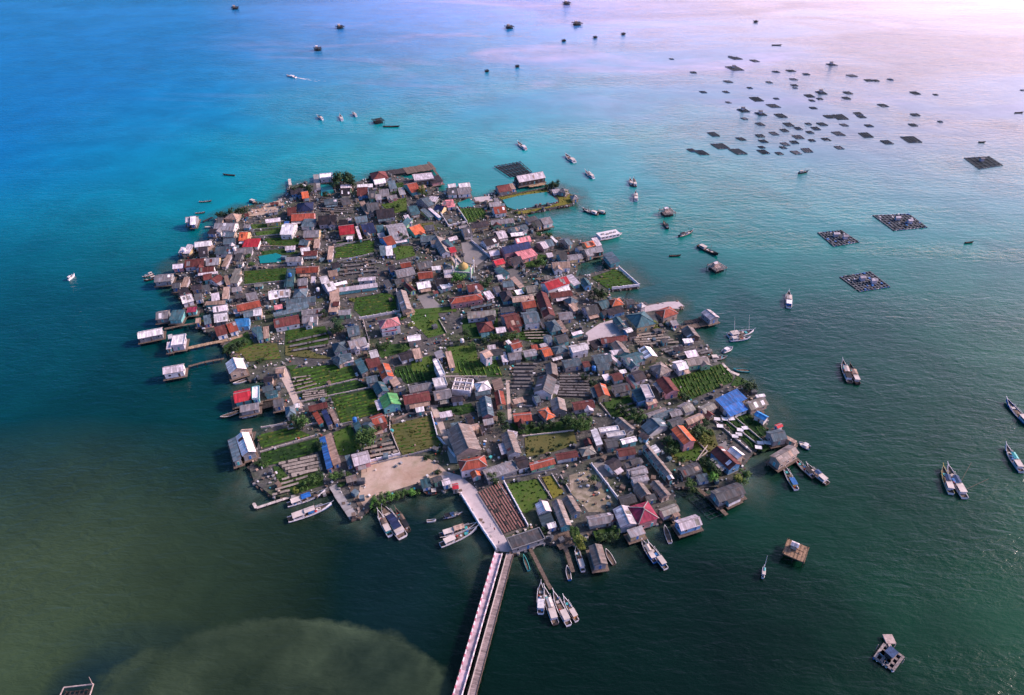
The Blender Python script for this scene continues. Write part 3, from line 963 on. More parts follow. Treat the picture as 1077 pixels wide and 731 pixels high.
s U 350 300 470 252 492 318 h2.9 =lower sagging blue tarpaulin spread below the big blue roof
g E 482 262 600 222 660 272 wN =olive grey house on the shore right of the blue tarpaulin
s W 560 214 622 205 627 222 h2.6
g Q 550 336 626 378 660 352 h3.4 wW =small light blue stilt house below the blue tarpaulin
g C 680 402 718 387 734 414 wW =tiny crimson-roofed white hut on the east shore
g S 622 442 718 422 748 496
g Z 646 596 776 520 866 566 h4 wN =large weathered brown house on stilts at the eastern corner
s N 706 460 820 520 836 508 h2.6
g W 382 562 456 620 508 592 h4 =white gabled shed beside the tray garden on the east side
g B 272 566 402 690 490 655 h4 =near the eastern corner, long maroon house beside the white shed
g D 62 672 198 642 234 708
M
g C 567 112 610 106 615 144 h3 wN =small crimson kiosk at the head of the bridge
s T 366 92 430 77 434 134 h2.4
g L 497 87 552 72 568 114
g D 442 77 498 57 510 90
N
f D 66 458 288 385 314 468 h3 wG =wide charcoal deck house right of the bridge landing
g L 250 240 278 308 362 278 h3.4 =left of the row of small gables behind the charcoal deck house
s S 272 312 302 388 390 382
s W 326 367 384 352 390 386 h2.6
g Z 352 222 418 395 492 378 h3.6 =long slate gable between two smaller ones behind the charcoal deck house
g Z 418 207 482 315 555 290 h3.6 =right of the row of small gables behind the charcoal deck house
g G 567 317 738 287 748 358 wW =wide grey house with a white front left of the lilac roof
g L 737 270 792 395 905 360 h4 =pale lilac gabled roof left of the raspberry hipped roof
s G 826 408 928 376 938 432 h2.8
h M 832 256 968 216 1058 328 h4.5 wP =raspberry red hipped house on the south-east waterfront
g Z 587 502 626 635 714 606 h3.2 wG =slate and tan gabled stilt house south of the waterfront
g D 762 197 868 167 904 228
g Z 862 127 922 208 1000 188
g G 837 27 928 2 948 38
g D 850 70 940 45 955 80
s D 940 190 1010 175 1020 215
O
g Z 132 232 218 330 280 302
g E 187 392 298 352 328 408
g L 286 464 430 420 484 490 h3.0 wU =pale lilac-roofed blue boathouse over the water off the raspberry house
g D 508 278 690 216 742 298 h3 wG =charcoal stilt house over the water left of the bushes
s D 612 332 698 292 708 328 h2.5
g D 302 137 428 92 470 154
s S 422 182 498 167 508 214
g G 0 142 108 117 128 168
g G 12 192 118 167 148 208
g D 0 82 60 62 80 100
g W 182 97 262 215 300 204 h3.4 =white end section of the very long slanting roof
s N 280 425 320 410 340 430 h2.4
"""
LMARK = []      # (u, v, phrase): places a label may refer to
for u, v, ph in ((488, 282, "the gold-domed mosque"), (411, 421, "the bright green roof"), (408, 343, "the pink two-storey house"), (256, 414, "the crimson waterside roof"),
        (257, 340, "the sky blue west roof"), (771, 417, "the blue tarpaulin"), (678, 540, "the raspberry hipped roof"), (557, 212, "the teal pond"),
        (541, 260, "the navy-roofed pink house"), (580, 295, "the big crimson roof"), (718, 459, "the orange two-storey house"), (487, 462, "the slate house by the road"),
        (497, 487, "the rust red hipped roof"), (646, 317, "the eastern orange hipped roof"), (698, 328, "the jetty's brick red roof"), (364, 241, "the crimson yellow-walled house"),
        (440, 174, "the slatted dock"), (554, 187, "the net pen shed"), (573, 322, "the very long maroon hall"), (488, 313, "the long brick red roof"), (640, 460, "the angled white complex"),
        (655, 345, "the lilac paved yard"), (560, 568, "the charcoal deck house"), (204, 325, "the magenta awning"), (344, 300, "the joined white blocks"), (628, 405, "the rack yard's orange gable"),
        (575, 405, "the long dark hall"), (739, 400, "the green corner field"), (485, 404, "the unfinished white shell"), (354, 480, "the long tan beach roof"), (330, 195, "the north tip trees"),
        (307, 345, "the long maroon white-fronted house"), (432, 260, "the orange-roofed teal house"), (440, 300, "the blue lane"), (240, 300, "the west shore shacks' white gable"), (262, 253, "the crimson lean-to"),
        (605, 262, "the inlet's orange roof"), (705, 500, "the very long slanting roof"), (540, 480, "the olive garden"), (385, 460, "the fenced crop field")):
    LMARK.append((u, v, ph))
LMARK = [q for q in LMARK if q[2] not in ("the blue lane", "the west shore shacks' white gable")]
DIRN = ("right of", "back-right of", "behind", "back-left of", "left of", "front-left of", "in front of", "front-right of")
ORD = ("nearest", "second nearest", "third nearest", "fourth nearest", "fifth nearest", "sixth nearest", "seventh nearest", "eighth nearest", "ninth nearest", "tenth nearest", "eleventh nearest", "twelfth nearest")

U_win = MB(); U_win.box((0, 0, 0), (1.15, .10, 1.05), 1); U_win.box((0, -.055, 0), (.95, .04, .85), 0)
U_win = U_win.mesh("window", [M_glass, M_trim])
U_door = MB(); U_door.box((0, 0, 1.0), (1.0, .10, 2.0), 1); U_door.box((0, -.055, .97), (.84, .04, 1.85), 0); U_door.box((.3, -.09, .95), (.06, .05, .16), 1)
U_doors = [U_door.mesh("door", [m, M_trim]) for m in (M_wood, M_tealp, M_bluep)]
U_post = MB(); U_post.cyl((0, 0, -1), (0, 0, 0), .13, .11, 7); U_post = U_post.mesh("stilt", M_dwood)
U_tank = MB(); U_tank.cyl((0, 0, 0), (0, 0, 1.2), .62, .62, 12); U_tank.cyl((0, 0, 1.2), (0, 0, 1.45), .62, .18, 12); U_tank.cyl((0, 0, 1.45), (0, 0, 1.52), .2, .2, 8)

def roof_mesh(kind, L, Wd, z, rise, name, mat):
    """returns MB of the roof with sheet uv (u along the ridge, v down the slope) and the ridge lines"""
    mb = MB(); a, b = L / 2, Wd / 2; th = .16; ridges = []
    if kind == 'g':
        sl = math.hypot(b, rise)
        for s in (-1, 1):
            e0, e1, r0, r1 = (-a, s * b, z), (a, s * b, z), (-a, 0, z + rise), (a, 0, z + rise)
            f = [e0, e1, r1, r0] if s < 0 else [e1, e0, r0, r1]
            mb.face(f, 0, [(p[0], sl if abs(p[1]) > .01 else 0) for p in f])
            g = [(p[0], p[1], p[2] - th) for p in f][::-1]; mb.face(g, 1)
            mb.face([(e0[0], e0[1], z - th), (e1[0], e1[1], z - th), e1, e0] if s < 0 else [(e1[0], e1[1], z - th), (e0[0], e0[1], z - th), e0, e1], 1)
            for x in (-a, a):
                q = [(x, s * b, z - th), (x, s * b, z), (x, 0, z + rise), (x, 0, z + rise - th)]
                mb.face(q if x * s < 0 else q[::-1], 1)
        ridges = [((-a, 0, z + rise), (a, 0, z + rise))]
    elif kind == 'h':
        if L >= Wd: r = max(a - b, 0.08 * a); R0, R1 = (-r, 0, z + rise), (r, 0, z + rise)
        else: r = max(b - a, 0.08 * b); R0, R1 = (0, -r, z + rise), (0, r, z + rise)
        c = [(-a, -b, z), (a, -b, z), (a, b, z), (-a, b, z)]
        if L >= Wd: fs = [[c[0], c[1], R1, R0], [c[1], c[2], R1], [c[2], c[3], R0, R1], [c[3], c[0], R0]]
        else: fs = [[c[0], c[1], R0], [c[1], c[2], R1, R0], [c[2], c[3], R1], [c[3], c[0], R0, R1]]
        for k, f in enumerate(fs):
            e = Vector(f[1]) - Vector(f[0]); e.normalize(); o = Vector(f[0])
            uv = [((Vector(p) - o).dot(e) + k * 13, ((Vector(p) - o) - e * (Vector(p) - o).dot(e)).length) for p in f]
            mb.face(f, 0, uv)
        for i in range(4):
            j = (i + 1) % 4; p, q = c[i], c[j]
            mb.face([(p[0], p[1], z - th), (q[0], q[1], z - th), q, p], 1)
        mb.face([(p[0], p[1], z - th) for p in c][::-1], 1)
        ridges = [(R0, R1)] + [(c[0], R0), (c[3], R0 if L >= Wd else R1), (c[1], R1 if L >= Wd else R0), (c[2], R1)]
    elif kind == 's':
        c = [(-a, -b, z), (a, -b, z), (a, b, z + rise), (-a, b, z + rise)]
        mb.face(c, 0, [(p[0], p[1]) for p in c]); lo = [(p[0], p[1], p[2] - th) for p in c]; mb.face(lo[::-1], 1)
        for i in range(4):
            j = (i + 1) % 4; mb.face([lo[i], lo[j], c[j], c[i]], 1)
    else:
        mb.box((0, 0, z), (L, Wd, .3), 0)
        for s in (-1, 1):
            mb.box((0, s * (b - .1), z + .33), (L, .2, .36), 1); mb.box((s * (a - .1), 0, z + .33), (.2, Wd - .42, .36), 1)
    return mb, ridges

HREC = []; HPOLY = []
def build_house(kind, rl, P, h, wl, label, px):
    base_land = inpoly(((px[0] + px[4]) / 2, (px[1] + px[5]) / 2), LAND)
    base = GZ if base_land else 1.7
    z0 = base + h
    p1, p2, p3 = [at(P[i], P[i + 1], z0) for i in (0, 2, 4)]
    ex = (p2 - p1); L = ex.length; ex.normalize(); ey = Vector((-ex.y, ex.x, 0)); wv = (p3 - p2).dot(ey); W = abs(wv)
    L = max(L, 1.6); W = max(W, 1.6); wv0 = wv
    c = (p1 + p2) / 2 + ey * (wv / 2); L = max(L * .93, 1.5); W = max(W * .93, 1.5); rz = math.atan2(ex.y, ex.x)
    if kind == 's' and (ey * -1 if False else ey).y < 0: rz += math.pi        # lean-tos fall towards the viewer
    small = L * W < 30
    nm = ("stilt_house" if not base_land else "shed" if small else "house")
    root = empty(nm, (c.x, c.y, base), rz)
    toview = Matrix.Rotation(-rz, 2) @ Vector((-c.x, -c.y)).normalized()       # direction to the viewer in house axes
    rise = {'g': min(max(W / 2 * math.tan(R(rnd.uniform(23, 31))), .5), 3.0), 'h': min(max(min(L, W) / 2 * math.tan(R(rnd.uniform(24, 31))), .6), 3.0), 's': min(.16 * W, 1.3), 'f': 0}[kind]
    ov = min(.45, .12 * min(L, W)); a, b = L / 2 - ov, W / 2 - ov
    # walls
    wb = MB(); wm_ = WM[wl]
    for i in range(4):
        q = [(-a, -b), (a, -b), (a, b), (-a, b)]; p, r = q[i], q[(i + 1) % 4]
        t = [h - .17 + (rise * (y / W + .5) if kind == 's' else 0.0) for (x, y) in (p, r)]
        wb.face([(p[0], p[1], -.0), (r[0], r[1], -.0), (r[0], r[1], t[1]), (p[0], p[1], t[0])], 0)
        if kind == 'g' and i in (1, 3):
            wb.face([(p[0], p[1], h - .17), (r[0], r[1], h - .17), (p[0], 0, h - .17 + rise * (1 - ov / (W / 2)))], 0)
    wb.box((0, 0, .12), (2 * a + .16, 2 * b + .16, .24), 1)
    wb.build("wall", [wm_, M_conc], root)
    rb, ridges = roof_mesh(kind, L, W, h, rise, "roof", RM[rl])
    ro = rb.build("roof", [RM[rl], M_wood if kind != 'f' else WM[wl]], root)
    if ridges:
        mb = MB()
        for (p, q) in ridges: mb.bar((p[0], p[1], p[2] + .03), (q[0], q[1], q[2] + .03), .30 if rl in 'RCMOPB' else .26, .12)
        mb.build("ridge_cap", M_ridge if rl in 'RCMOPNWL' else RM[rl], ro)
    if kind == 'g' and L * W > 40 and rl not in 'UV':                   # odd replacement sheets nailed on
        for _ in range(rnd.choice([0, 1, 1, 2, 3])):
            sd_ = rnd.choice((-1, 1)); pw, pl = rnd.uniform(.8, 1.9), min(rnd.uniform(1.6, 3.2), math.hypot(W / 2, rise) * .8); x0 = rnd.uniform(-.45, .45) * (L - pw); f0 = rnd.uniform(.03, .95 - pl / math.hypot(W / 2, rise) if pl < math.hypot(W / 2, rise) * .9 else .06)
            f1 = f0 + pl / math.hypot(W / 2, rise); pt = lambda x, f: (x, sd_ * W / 2 * f, h + rise * (1 - f) + .05)
            q = [pt(x0 - pw / 2, f0), pt(x0 + pw / 2, f0), pt(x0 + pw / 2, f1), pt(x0 - pw / 2, f1)]
            if (Vector(q[1]) - Vector(q[0])).cross(Vector(q[2]) - Vector(q[1])).z < 0: q = q[::-1]
            mb = MB(); mb.face(q, 0); mb.face([(p[0], p[1], p[2] - .03) for p in q][::-1], 0)
            for e_ in range(4): mb.face([(q[e_][0], q[e_][1], q[e_][2] - .03), (q[(e_ + 1) % 4][0], q[(e_ + 1) % 4][1], q[(e_ + 1) % 4][2] - .03), q[(e_ + 1) % 4], q[e_]], 0)
            mb.build("roof_patch", RM[rnd.choice('LWGGNZEB')], ro)
    # windows and door on the two sides that face the viewer
    sides = [(0, -b, 2 * a, 0.0, (0, -1)), (a, 0, 2 * b, math.pi / 2, (1, 0)), (0, b, 2 * a, math.pi, (0, 1)), (-a, 0, 2 * b, -math.pi / 2, (-1, 0))]
    sides.sort(key=lambda s: -(toview.x * s[4][0] + toview.y * s[4][1]))
    for k, (sx, sy, ln, ang, nn) in enumerate(sides[:2]):
        n = int(ln // 3.2); tx, ty = -nn[1], nn[0]
        if small and k: break
        floors = [1.55] if h < 5 else [1.5, 4.2]
        for fz in floors:
            for j in range(max(n, 1)):
                off = (j + .5 - max(n, 1) / 2) * (ln / max(n, 1))
                hh = min(fz, h - .9)
                if k == 0 and fz == floors[0] and j == max(n, 1) // 2:
                    o = link("door", rnd.choice(U_doors), root, (sx + nn[0] * .03 + tx * off, sy + nn[1] * .03 + ty * off, .12), ang)
                elif h > 2.5:
                    o = link("window", U_win, root, (sx + nn[0] * .03 + tx * off, sy + nn[1] * .03 + ty * off, hh), ang)
    wing = False
    if kind == 'g' and base_land and L > 6.5 and W > 4.5 and not label and rnd.random() < .38:       # a cross wing under a lower gable
        wing = True; s = -1 if toview.y < 0 else 1; ww = min(L * rnd.uniform(.32, .5), W * .9); ex_ = rnd.uniform(1.6, 3.2); xo = rnd.choice((-1, 1)) * rnd.uniform(.05, .48) * (L - ww); hw = h * .93
        mb = MB(); y0, y1 = s * (b - .05), s * (b + ex_); rw = min(rise * .72, ww / 2 * math.tan(R(28)))
        mb.box((xo, (y0 + y1) / 2, hw / 2 - .05), (ww - .5, abs(y1 - y0), hw - .1), 0)
        g_ = [(xo - ww / 2 + .25, y1, hw - .1), (xo + ww / 2 - .25, y1, hw - .1), (xo, y1, hw + rw * .82)]; mb.face(g_ if s < 0 else g_[::-1], 0)
        wg = mb.build("wing_wall", [wm_, M_conc], root)
        ln = abs(y1) + .35 - b * .15; rbw, rdg = roof_mesh('g', ln, ww, 0, rw, "roof", None)
        rwk = rl if rnd.random() < .6 else rnd.choice('GDLNBSZ')
        rbw.build("wing_roof", [RM[rwk], M_wood], wg, (xo, s * (b * .15 + ln / 2), hw), math.pi / 2)
        link("window", U_win, wg, (xo, y1 + s * .04, min(1.5, hw - .8)), 0 if s < 0 else math.pi)
    # porch on some
    if not wing and kind == 'g' and base_land and min(L, W) > 5 and rnd.random() < .55 and h < 4.5:
        s = -1 if toview.y < 0 else 1; ln = L * rnd.uniform(.45, .85); dp = rnd.uniform(1.4, 2.2); xo = rnd.uniform(-.5, .5) * (L - ln)
        mb = MB(); zt = h - .45; y0, y1 = s * (b + .02), s * (W / 2 + dp)
        f = [(xo - ln / 2, y0, zt), (xo + ln / 2, y0, zt), (xo + ln / 2, y1, zt - .5), (xo - ln / 2, y1, zt - .5)]
        if s > 0: f = f[::-1]
        f = f[::-1] if (Vector(f[1]) - Vector(f[0])).cross(Vector(f[2]) - Vector(f[1])).z < 0 else f
        mb.face(f, 0, [(p[0], p[1]) for p in f]); mb.face([(p[0], p[1], p[2] - .1) for p in f][::-1], 0)
        po = mb.build("porch_roof", RM[rnd.choice('GGDSELNB')], root)
        for j in (-1, 1):
            m2 = MB(); m2.bar((xo + j * (ln / 2 - .2), y1 - s * .2, 0), (xo + j * (ln / 2 - .2), y1 - s * .2, zt - .5), .14); m2.build("porch_post", M_wood, po)
    if not base_land:                                                # deck and stilts over the sea
        mb = MB(); nx = max(2, int(L // 1.1))
        for j in range(nx): mb.box(((j + .5 - nx / 2) * (L + 1.4) / nx, 0, -.09 - .012 * (j % 2)), ((L + 1.4) / nx - .05, W + 1.2, .14), 0)
        mb.build("deck", M_wood, root)
        for X in (-1, -.33, .33, 1) if L > 7 else (-1, 0, 1):
            for Y in (-1, 1) if W < 6 else (-1, 0, 1):
                o = link("stilt", U_post, root, (X * (L / 2), Y * (W / 2), -.16)); o.scale = (1, 1, 3.0)
    corners = [(c + ex * (i * L / 2) + ey * (j * W / 2)) for i, j in ((-1, -1), (1, -1), (1, 1), (-1, 1))]
    HPOLY.append([(p.x, p.y) for p in corners])
    cu = (px[0] + px[4]) / 2; cv = (px[1] + px[5]) / 2
    form = {'g': 'gabled', 'h': 'hipped', 's': 'single-slope', 'f': 'flat-roofed'}[kind]
    ar = L * W; size = 'small' if ar < 32 else 'large' if ar > 170 else 'long' if max(L, W) > 2.6 * min(L, W) else ''
    noun = 'stilt house' if not base_land else 'shed' if small else 'house'
    if small and size == 'small': size = ''
    HREC.append(dict(root=root, label=label, u=cu, v=cv, look=' '.join(q for q in (size, ROOF[rl][0], form, noun) if q), noun=noun, base_land=base_land))
    return root

tcur = None
WDEF = 'WWNLGPYTWGNKLVU'
for ln in HOUSES.strip().splitlines():
    ln = ln.strip()
    if len(ln) == 1: tcur = TILE[ln]; continue
    lab = None
    if '=' in ln: ln, lab = ln.split('=')
    tk = ln.split(); nums = [float(q) for q in tk[2:8]]; h = None; wl = None
    for q in tk[8:]:
        if q[0] == 'h': h = float(q[1:])
        elif q[0] == 'w': wl = q[1:]
    P = [c for k in range(3) for c in tpx(tcur, nums[2 * k], nums[2 * k + 1])]
    if h is not None: h *= .9
    else: h = rnd.uniform(2.3, 3.1) - (.5 if tk[0] == 's' else 0)
    build_house(tk[0], tk[1], P, h, wl or rnd.choice(WDEF), lab, P)

# lean-tos and huts wedged into the gaps between the houses
_g = {}
def _reg(pl):
    xs = [p[0] for p in pl]; ys = [p[1] for p in pl]
    for gx in range(int(min(xs) // 12), int(max(xs) // 12) + 1):
        for gy in range(int(min(ys) // 12), int(max(ys) // 12) + 1): _g.setdefault((gx, gy), []).append(pl)
for pl in HPOLY + ROADPOLY + [f[0] for f in FIELDS]: _reg(pl)
LW_ = [(p.x, p.y) for p in LANDW]; rg_ = random.Random(5); made = 0
YARD_PX = [(tt, xy) for tt, *xy in (('M', 0, 60, 0, -60, 400, -60, 500, 0, 360, 110, 60, 200), ('M', 735, 165, 875, 105, 1050, 395, 905, 440), ('N', 470, 60, 640, 10, 790, 230, 560, 290), ('J', -5, 10, 145, 10, 115, 180, -15, 180), ('J', 280, 85, 485, 85, 485, 230, 275, 230), ('H', 425, 640, 705, 585, 730, 700, 510, 735), ('G', 255, 500, 435, 478, 565, 550, 300, 565), ('G', 445, 590, 590, 555, 775, 600, 560, 655), ('B', 215, 285, 445, 310, 430, 390, 215, 378), ('E', 325, 35, 590, 10, 590, 100, 330, 130), ('H', 520, 95, 750, 90, 750, 240, 580, 250), ('I', 570, 110, 705, 110, 705, 225, 570, 225), ('F', 80, 20, 240, 20, 240, 130, 80, 130))]
for tt, xy in YARD_PX: _reg([tuple(at(*tpx(TILE[tt], xy[i], xy[i + 1]), GZ).xy) for i in range(0, len(xy), 2)])
for _try in range(9000):
    if made >= 28: break
    q = Vector((rg_.uniform(-190, 175), rg_.uniform(150, 500), 0)); near = min(range(len(HPOLY)), key=lambda k: (HPOLY[k][0][0] - q.x) ** 2 + (HPOLY[k][0][1] - q.y) ** 2)
    e1 = (Vector(HPOLY[near][1]) - Vector(HPOLY[near][0])).normalized(); e2 = Vector((-e1.y, e1.x)); l1, l2 = rg_.uniform(2.6, 6.5), rg_.uniform(2.4, 4.4)
    grid_pts = [Vector((q.x, q.y)) + e1 * (l1 * i / 4) + e2 * (l2 * j / 4) for i in range(-2, 3) for j in range(-2, 3)]
    if not all(inpoly(p, LW_) for p in grid_pts): continue
    if any(inpoly(p, pl) for p in grid_pts for pl in _g.get((int(p.x // 12), int(p.y // 12)), ())): continue
    hh = rg_.uniform(1.8, 2.5); cc = [Vector((p.x, p.y, GZ + hh)) for p in (grid_pts[0], grid_pts[20], grid_pts[24])]
    build_house(rg_.choice('gss'), rg_.choice('DGSZLKEBNLWGTS'), [c for p in cc for c in wpx(p)], hh, rg_.choice('GKNWTG'), None, [c for p in cc for c in wpx(p)]); _reg([tuple(p) for p in HPOLY[-1]]); made += 1
print("gap sheds", made)
# labels: the look, then how to find it from a landmark (nearest, second nearest ... in that direction among its look-alikes)
def relate(recs, marks):
    opts = {}
    for i, r in enumerate(recs):
        if r['label']: continue
        cand = []
        for j, (u, v, ph) in enumerate(marks):
            dx, dy = r['u'] - u, v - r['v']; dd = math.hypot(dx, dy)
            if dd < 5: continue
            k = int(((math.degrees(math.atan2(dy, dx)) + 360 + 22.5) % 360) // 45)
            cand.append((dd, j, k))
        cand.sort(); r['cand'] = cand
        for dd, j, k in cand: opts.setdefault((r['look'], j, k), []).append((dd, i))
    for v in opts.values(): v.sort()
    used = set(r['label'] for r in recs if r['label'])
    for i, r in enumerate(recs):
        if r['label']: continue
        best = None
        for n, (dd, j, k) in enumerate(r['cand'][:5]):
            rank = [q[1] for q in opts[(r['look'], j, k)]].index(i)
            sc = n * 1.0 + rank * 1.3
            if rank < len(ORD) and (best is None or sc < best[0]): best = (sc, j, k, rank)
        sc, j, k, rank = best
        w = [r['look'] + ',', ORD[rank], DIRN[k], marks[j][2]]
        r['label'] = ' '.join(w)
        assert r['label'] not in used, r['label']
        used.add(r['label'])
relate(HREC, LMARK)
GRP = {'house': "houses crowded on the island", 'shed': "sheds and lean-tos between the houses", 'stilt house': "stilt houses over the water"}
for r in HREC: tag(r['root'], r['label'], r['noun'], GRP[r['noun']])
print("houses", len(HREC), max(len(r['label'].split()) for r in HREC))
# ================================================================== LANDMARK BUILDINGS
def mosque(t, x, y):
    p = at(*tpx(t, x, y), GZ); r = empty("mosque", p, R(-8))
    tag(r, "pale green mosque with a gold dome and four thin minarets", "mosque")
    mb = MB(); mb.box((0, 0, 2.6), (11, 9, 5.2), 0)
    for s in (-1, 1):
        mb.box((0, s * 4.5, 5.35), (11.4, .4, .7), 1); mb.box((s * 5.6, 0, 5.35), (.4, 8.6, .7), 1)
        mb.box((s * 5.2, 0, 2.6), (.3, 9.1, 5.0), 1)
    mb.build("wall", [WM['V'], M_trim], r)
    d = MB(); d.cyl((0, 0, 5.2), (0, 0, 6.3), 3.1, 3.1, 20, 1)
    prof = [(3.3, 6.3), (3.45, 7.2), (3.1, 8.2), (2.3, 9.1), (1.2, 9.8), (.3, 10.3), (.08, 11.4)]
    for (r0, z0), (r1, z1) in zip(prof, prof[1:]): d.cyl((0, 0, z0), (0, 0, z1), r0, r1, 20, 0, False)
    d.build("dome", [M_gold, WM['V']], r)
    for sx in (-1, 1):
        for sy in (-1, 1):
            m = MB(); m.cyl((0, 0, 0), (0, 0, 9.0), .55, .45, 8); m.cyl((0, 0, 9.0), (0, 0, 9.3), .75, .75, 8); m.cyl((0, 0, 9.3), (0, 0, 10.6), .36, .34, 8, 0)
            m.cyl((0, 0, 10.6), (0, 0, 12.4), .5, .04, 8, 1); m.build("minaret", [M_trim, M_gold], r, (sx * 6.2, sy * 5.2, 0))
    r.scale = (.82,) * 3
    for k in range(4):
        link("window", U_win, r, (-3.9 + 2.6 * k, -4.55, 2.4))
    link("door", U_doors[1], r, (0, -4.58, .05))
mosque(TILE['F'], 165, 118)

def shell(t):
    r = empty("unfinished_house", at(*tpx(t, 640, 178), GZ), R(-8)); tag(r, "unfinished white roofless house shell with open square rooms", "house under construction")
    mb = MB(); mb.box((0, 0, .1), (8.6, 9.2, .2)); mb.build("floor_slab", M_conc, r)
    for q in range(4): m = MB(); m.box((-4 + q * 2.66, 0, 1.7), (.3, 8.6, 3.0)); m.build("wall", M_whitep, r)
    for q in range(4): m = MB(); m.box((0, -4.2 + q * 2.8, 1.8), (8.2, .3, 3.3 - .5 * (q % 2))); m.build("wall", M_lconc if q % 2 else M_whitep, r)
    for q in (-2.66, 0, 2.66):
        for s in (-2.8, 0, 2.8):
            if rnd.random() < .6: m = MB(); m.box((q, s + .3, 2.6), (1.1, 1.0, .25)); m.build("ceiling_panel", M_lconc, r)
shell(TILE['I'])

# ------------------------------------------------------------------ the causeway: pink railed bridge and the older plank bridge beside it
def deck_path(pts, wd, z, mb, m=0, th=.35):
    for a, b in zip(pts, pts[1:]):
        a = Vector((a[0], a[1], z - th / 2)); b = Vector((b[0], b[1], z - th / 2)); d = (b - a).normalized() * wd * .0
        mb.bar(a - d, b + d, wd, th, m)
BZ = 2.7
def bridge():
    a0, a1 = at(524.5, 582, BZ), at(484, 722, BZ); d = (a1 - a0).normalized(); a2 = a1 + d * 60
    r = empty("causeway_bridge", (a0.x, a0.y, 0)); tag(r, "pale pink causeway bridge with a red and white parapet running off to the viewer", "bridge")
    base = Vector((a0.x, a0.y, 0)); nrm = Vector((-d.y, d.x, 0)); Lb = (a2 - a0).length
    P = lambda s, o, z: d * s + nrm * o + Vector((0, 0, z))
    n = int(Lb / 6)
    for k in range(n):
        mb = MB(); mb.bar(P(k * 6 + .03, 0, BZ - .2), P(k * 6 + 5.97, 0, BZ - .2), 2.45, .4); mb.build("deck_slab", M_lilacdeck, r)
    for s in (-1, 1):
        for k in range(int(Lb / 2.4)):
            q = k * 2.4
            mb = MB(); mb.bar(P(q + .05, s * 1.24, BZ + .25), P(q + 1.45, s * 1.24, BZ + .25), .22, .9); mb.build("parapet_panel", M_whitep, r)
            mb = MB(); mb.bar(P(q + 1.5, s * 1.24, BZ + .28), P(q + 2.36, s * 1.24, BZ + .28), .30 if s < 0 else .2, 1.0); mb.build("parapet_block", M_redblock if s < 0 else M_lilacdeck, r)
    for k in range(0, int(Lb / 6) + 1):
        for s in (-.95, .95):
            mb = MB(); mb.cyl(P(k * 6, s, -3), P(k * 6, s, BZ - .4), .28, .28, 8); mb.build("pile", M_conc, r)
    # older bridge
    b0, b1 = at(536.5, 583, BZ - .5), at(499, 722, BZ - .5); d2 = (b1 - b0).normalized(); n2 = Vector((-d2.y, d2.x, 0)); L2 = (b1 - b0).length + 60
    r2 = empty("old_bridge", (b0.x, b0.y, 0)); tag(r2, "older narrow grey brown plank bridge running beside the pink causeway", "bridge")
    Q = lambda s, o, z: d2 * s + n2 * o + Vector((0, 0, z))
    k = 0; s = 0.0; zt = BZ - .5
    me = None
    while s < L2 and k < 290:
        w_ = .55; mb = MB(); jz = rnd.uniform(-.02, .02)
        mb.bar(Q(s, -1.05, zt + jz), Q(s, 1.05, zt + jz), w_ - .05, .1); mb.build("plank", M_plank, r2); s += w_; k += 1
    for o in (-1.16, 1.16):
        mb = MB(); mb.bar(Q(0, o, zt + .12), Q(L2, o, zt + .12), .28, .3); mb.build("edge_beam", M_lconc if o < 0 else M_wood, r2)
    mb = MB()
    for o in (-.9, .9): mb.bar(Q(0, o, zt - .25), Q(L2, o, zt - .25), .2, .3)
    mb.build("girder", M_dwood, r2)
    for k in range(int(L2 / 4)):
        for o in (-1.1, 1.1):
            mb = MB(); mb.cyl(Q(k * 4, o, -3), Q(k * 4, o, zt - .4), .16, .16, 7); mb.build("pile", M_dwood, r2)
M_lilacdeck = plain_mat("lilac_pink_concrete", (.60, .45, .52), 0.9, 0.5, 0.35, vary=.25)
M_redblock = plain_mat("red_pink_block", (.46, .15, .20), 0.8, 0.5)
M_plank = plain_mat("grey_brown_planks", (.34, .265, .255), 0.9, 0.4, 0.8, vary=.3)
bridge()

# ------------------------------------------------------------------ jetties, decks, walls
M_jet = {'w': M_wood, 'c': M_conc, 'p': M_lconc, 'b': M_bamboo, 'd': M_dwood}
def jetty(t, pts, wd, z, mk, label, cat="jetty", name="jetty"):
    W = [at(*tpx(t, x, y), z) for x, y in pts]; r = empty(name, (W[0].x, W[0].y, 0)); tag(r, label, cat); o = Vector((W[0].x, W[0].y, 0))
    cnt = 0
    for a, b in zip(W, W[1:]):
        d = (b - a); Ls = d.length; d.normalize(); nn = Vector((-d.y, d.x, 0)); step = 1.3 if mk != 'c' else 4
        for k in range(max(1, int(Ls / step))):
            st = Ls / max(1, int(Ls / step)); q = a - o + d * (st * (k + .5)); dz = Vector((0, 0, rnd.uniform(-.03, .03) - .1))
            mb = MB(); mb.bar(q - nn * (wd / 2) * rnd.uniform(.92, 1.08) + dz, q + nn * (wd / 2) * rnd.uniform(.92, 1.08) + dz, st - .06, .16); mb.build("plank" if mk != 'c' else "deck_slab", M_jet[mk], r); cnt += 1
        for k in range(int(Ls / 3.5) + 1):
            for s in (-1, 1):
                q = a - o + d * min(k * 3.5 + .2, Ls) + nn * s * wd * .42
                mb = MB(); mb.cyl(q + Vector((0, 0, -z - 1.5)), q + Vector((0, 0, .25 - .2)), .13, .12, 6); mb.build("pile", M_dwood, r)
    return r
T_ = TILE
jetty(T_['D'], [(195, 455), (300, 432), (420, 414)], 1.5, 1.6, 'w', "plank jetty leading to the long white-roofed stilt house")
jetty(T_['D'], [(345, 574), (480, 545), (600, 522), (690, 494)], 2.2, 1.6, 'b', "tan plank jetty leading to the white flat-roofed stilt house")
jetty(T_['D'], [(346, 690), (450, 662), (572, 640)], 1.3, 1.6, 'w', "narrow dark jetty leading to the lone lilac stilt house")
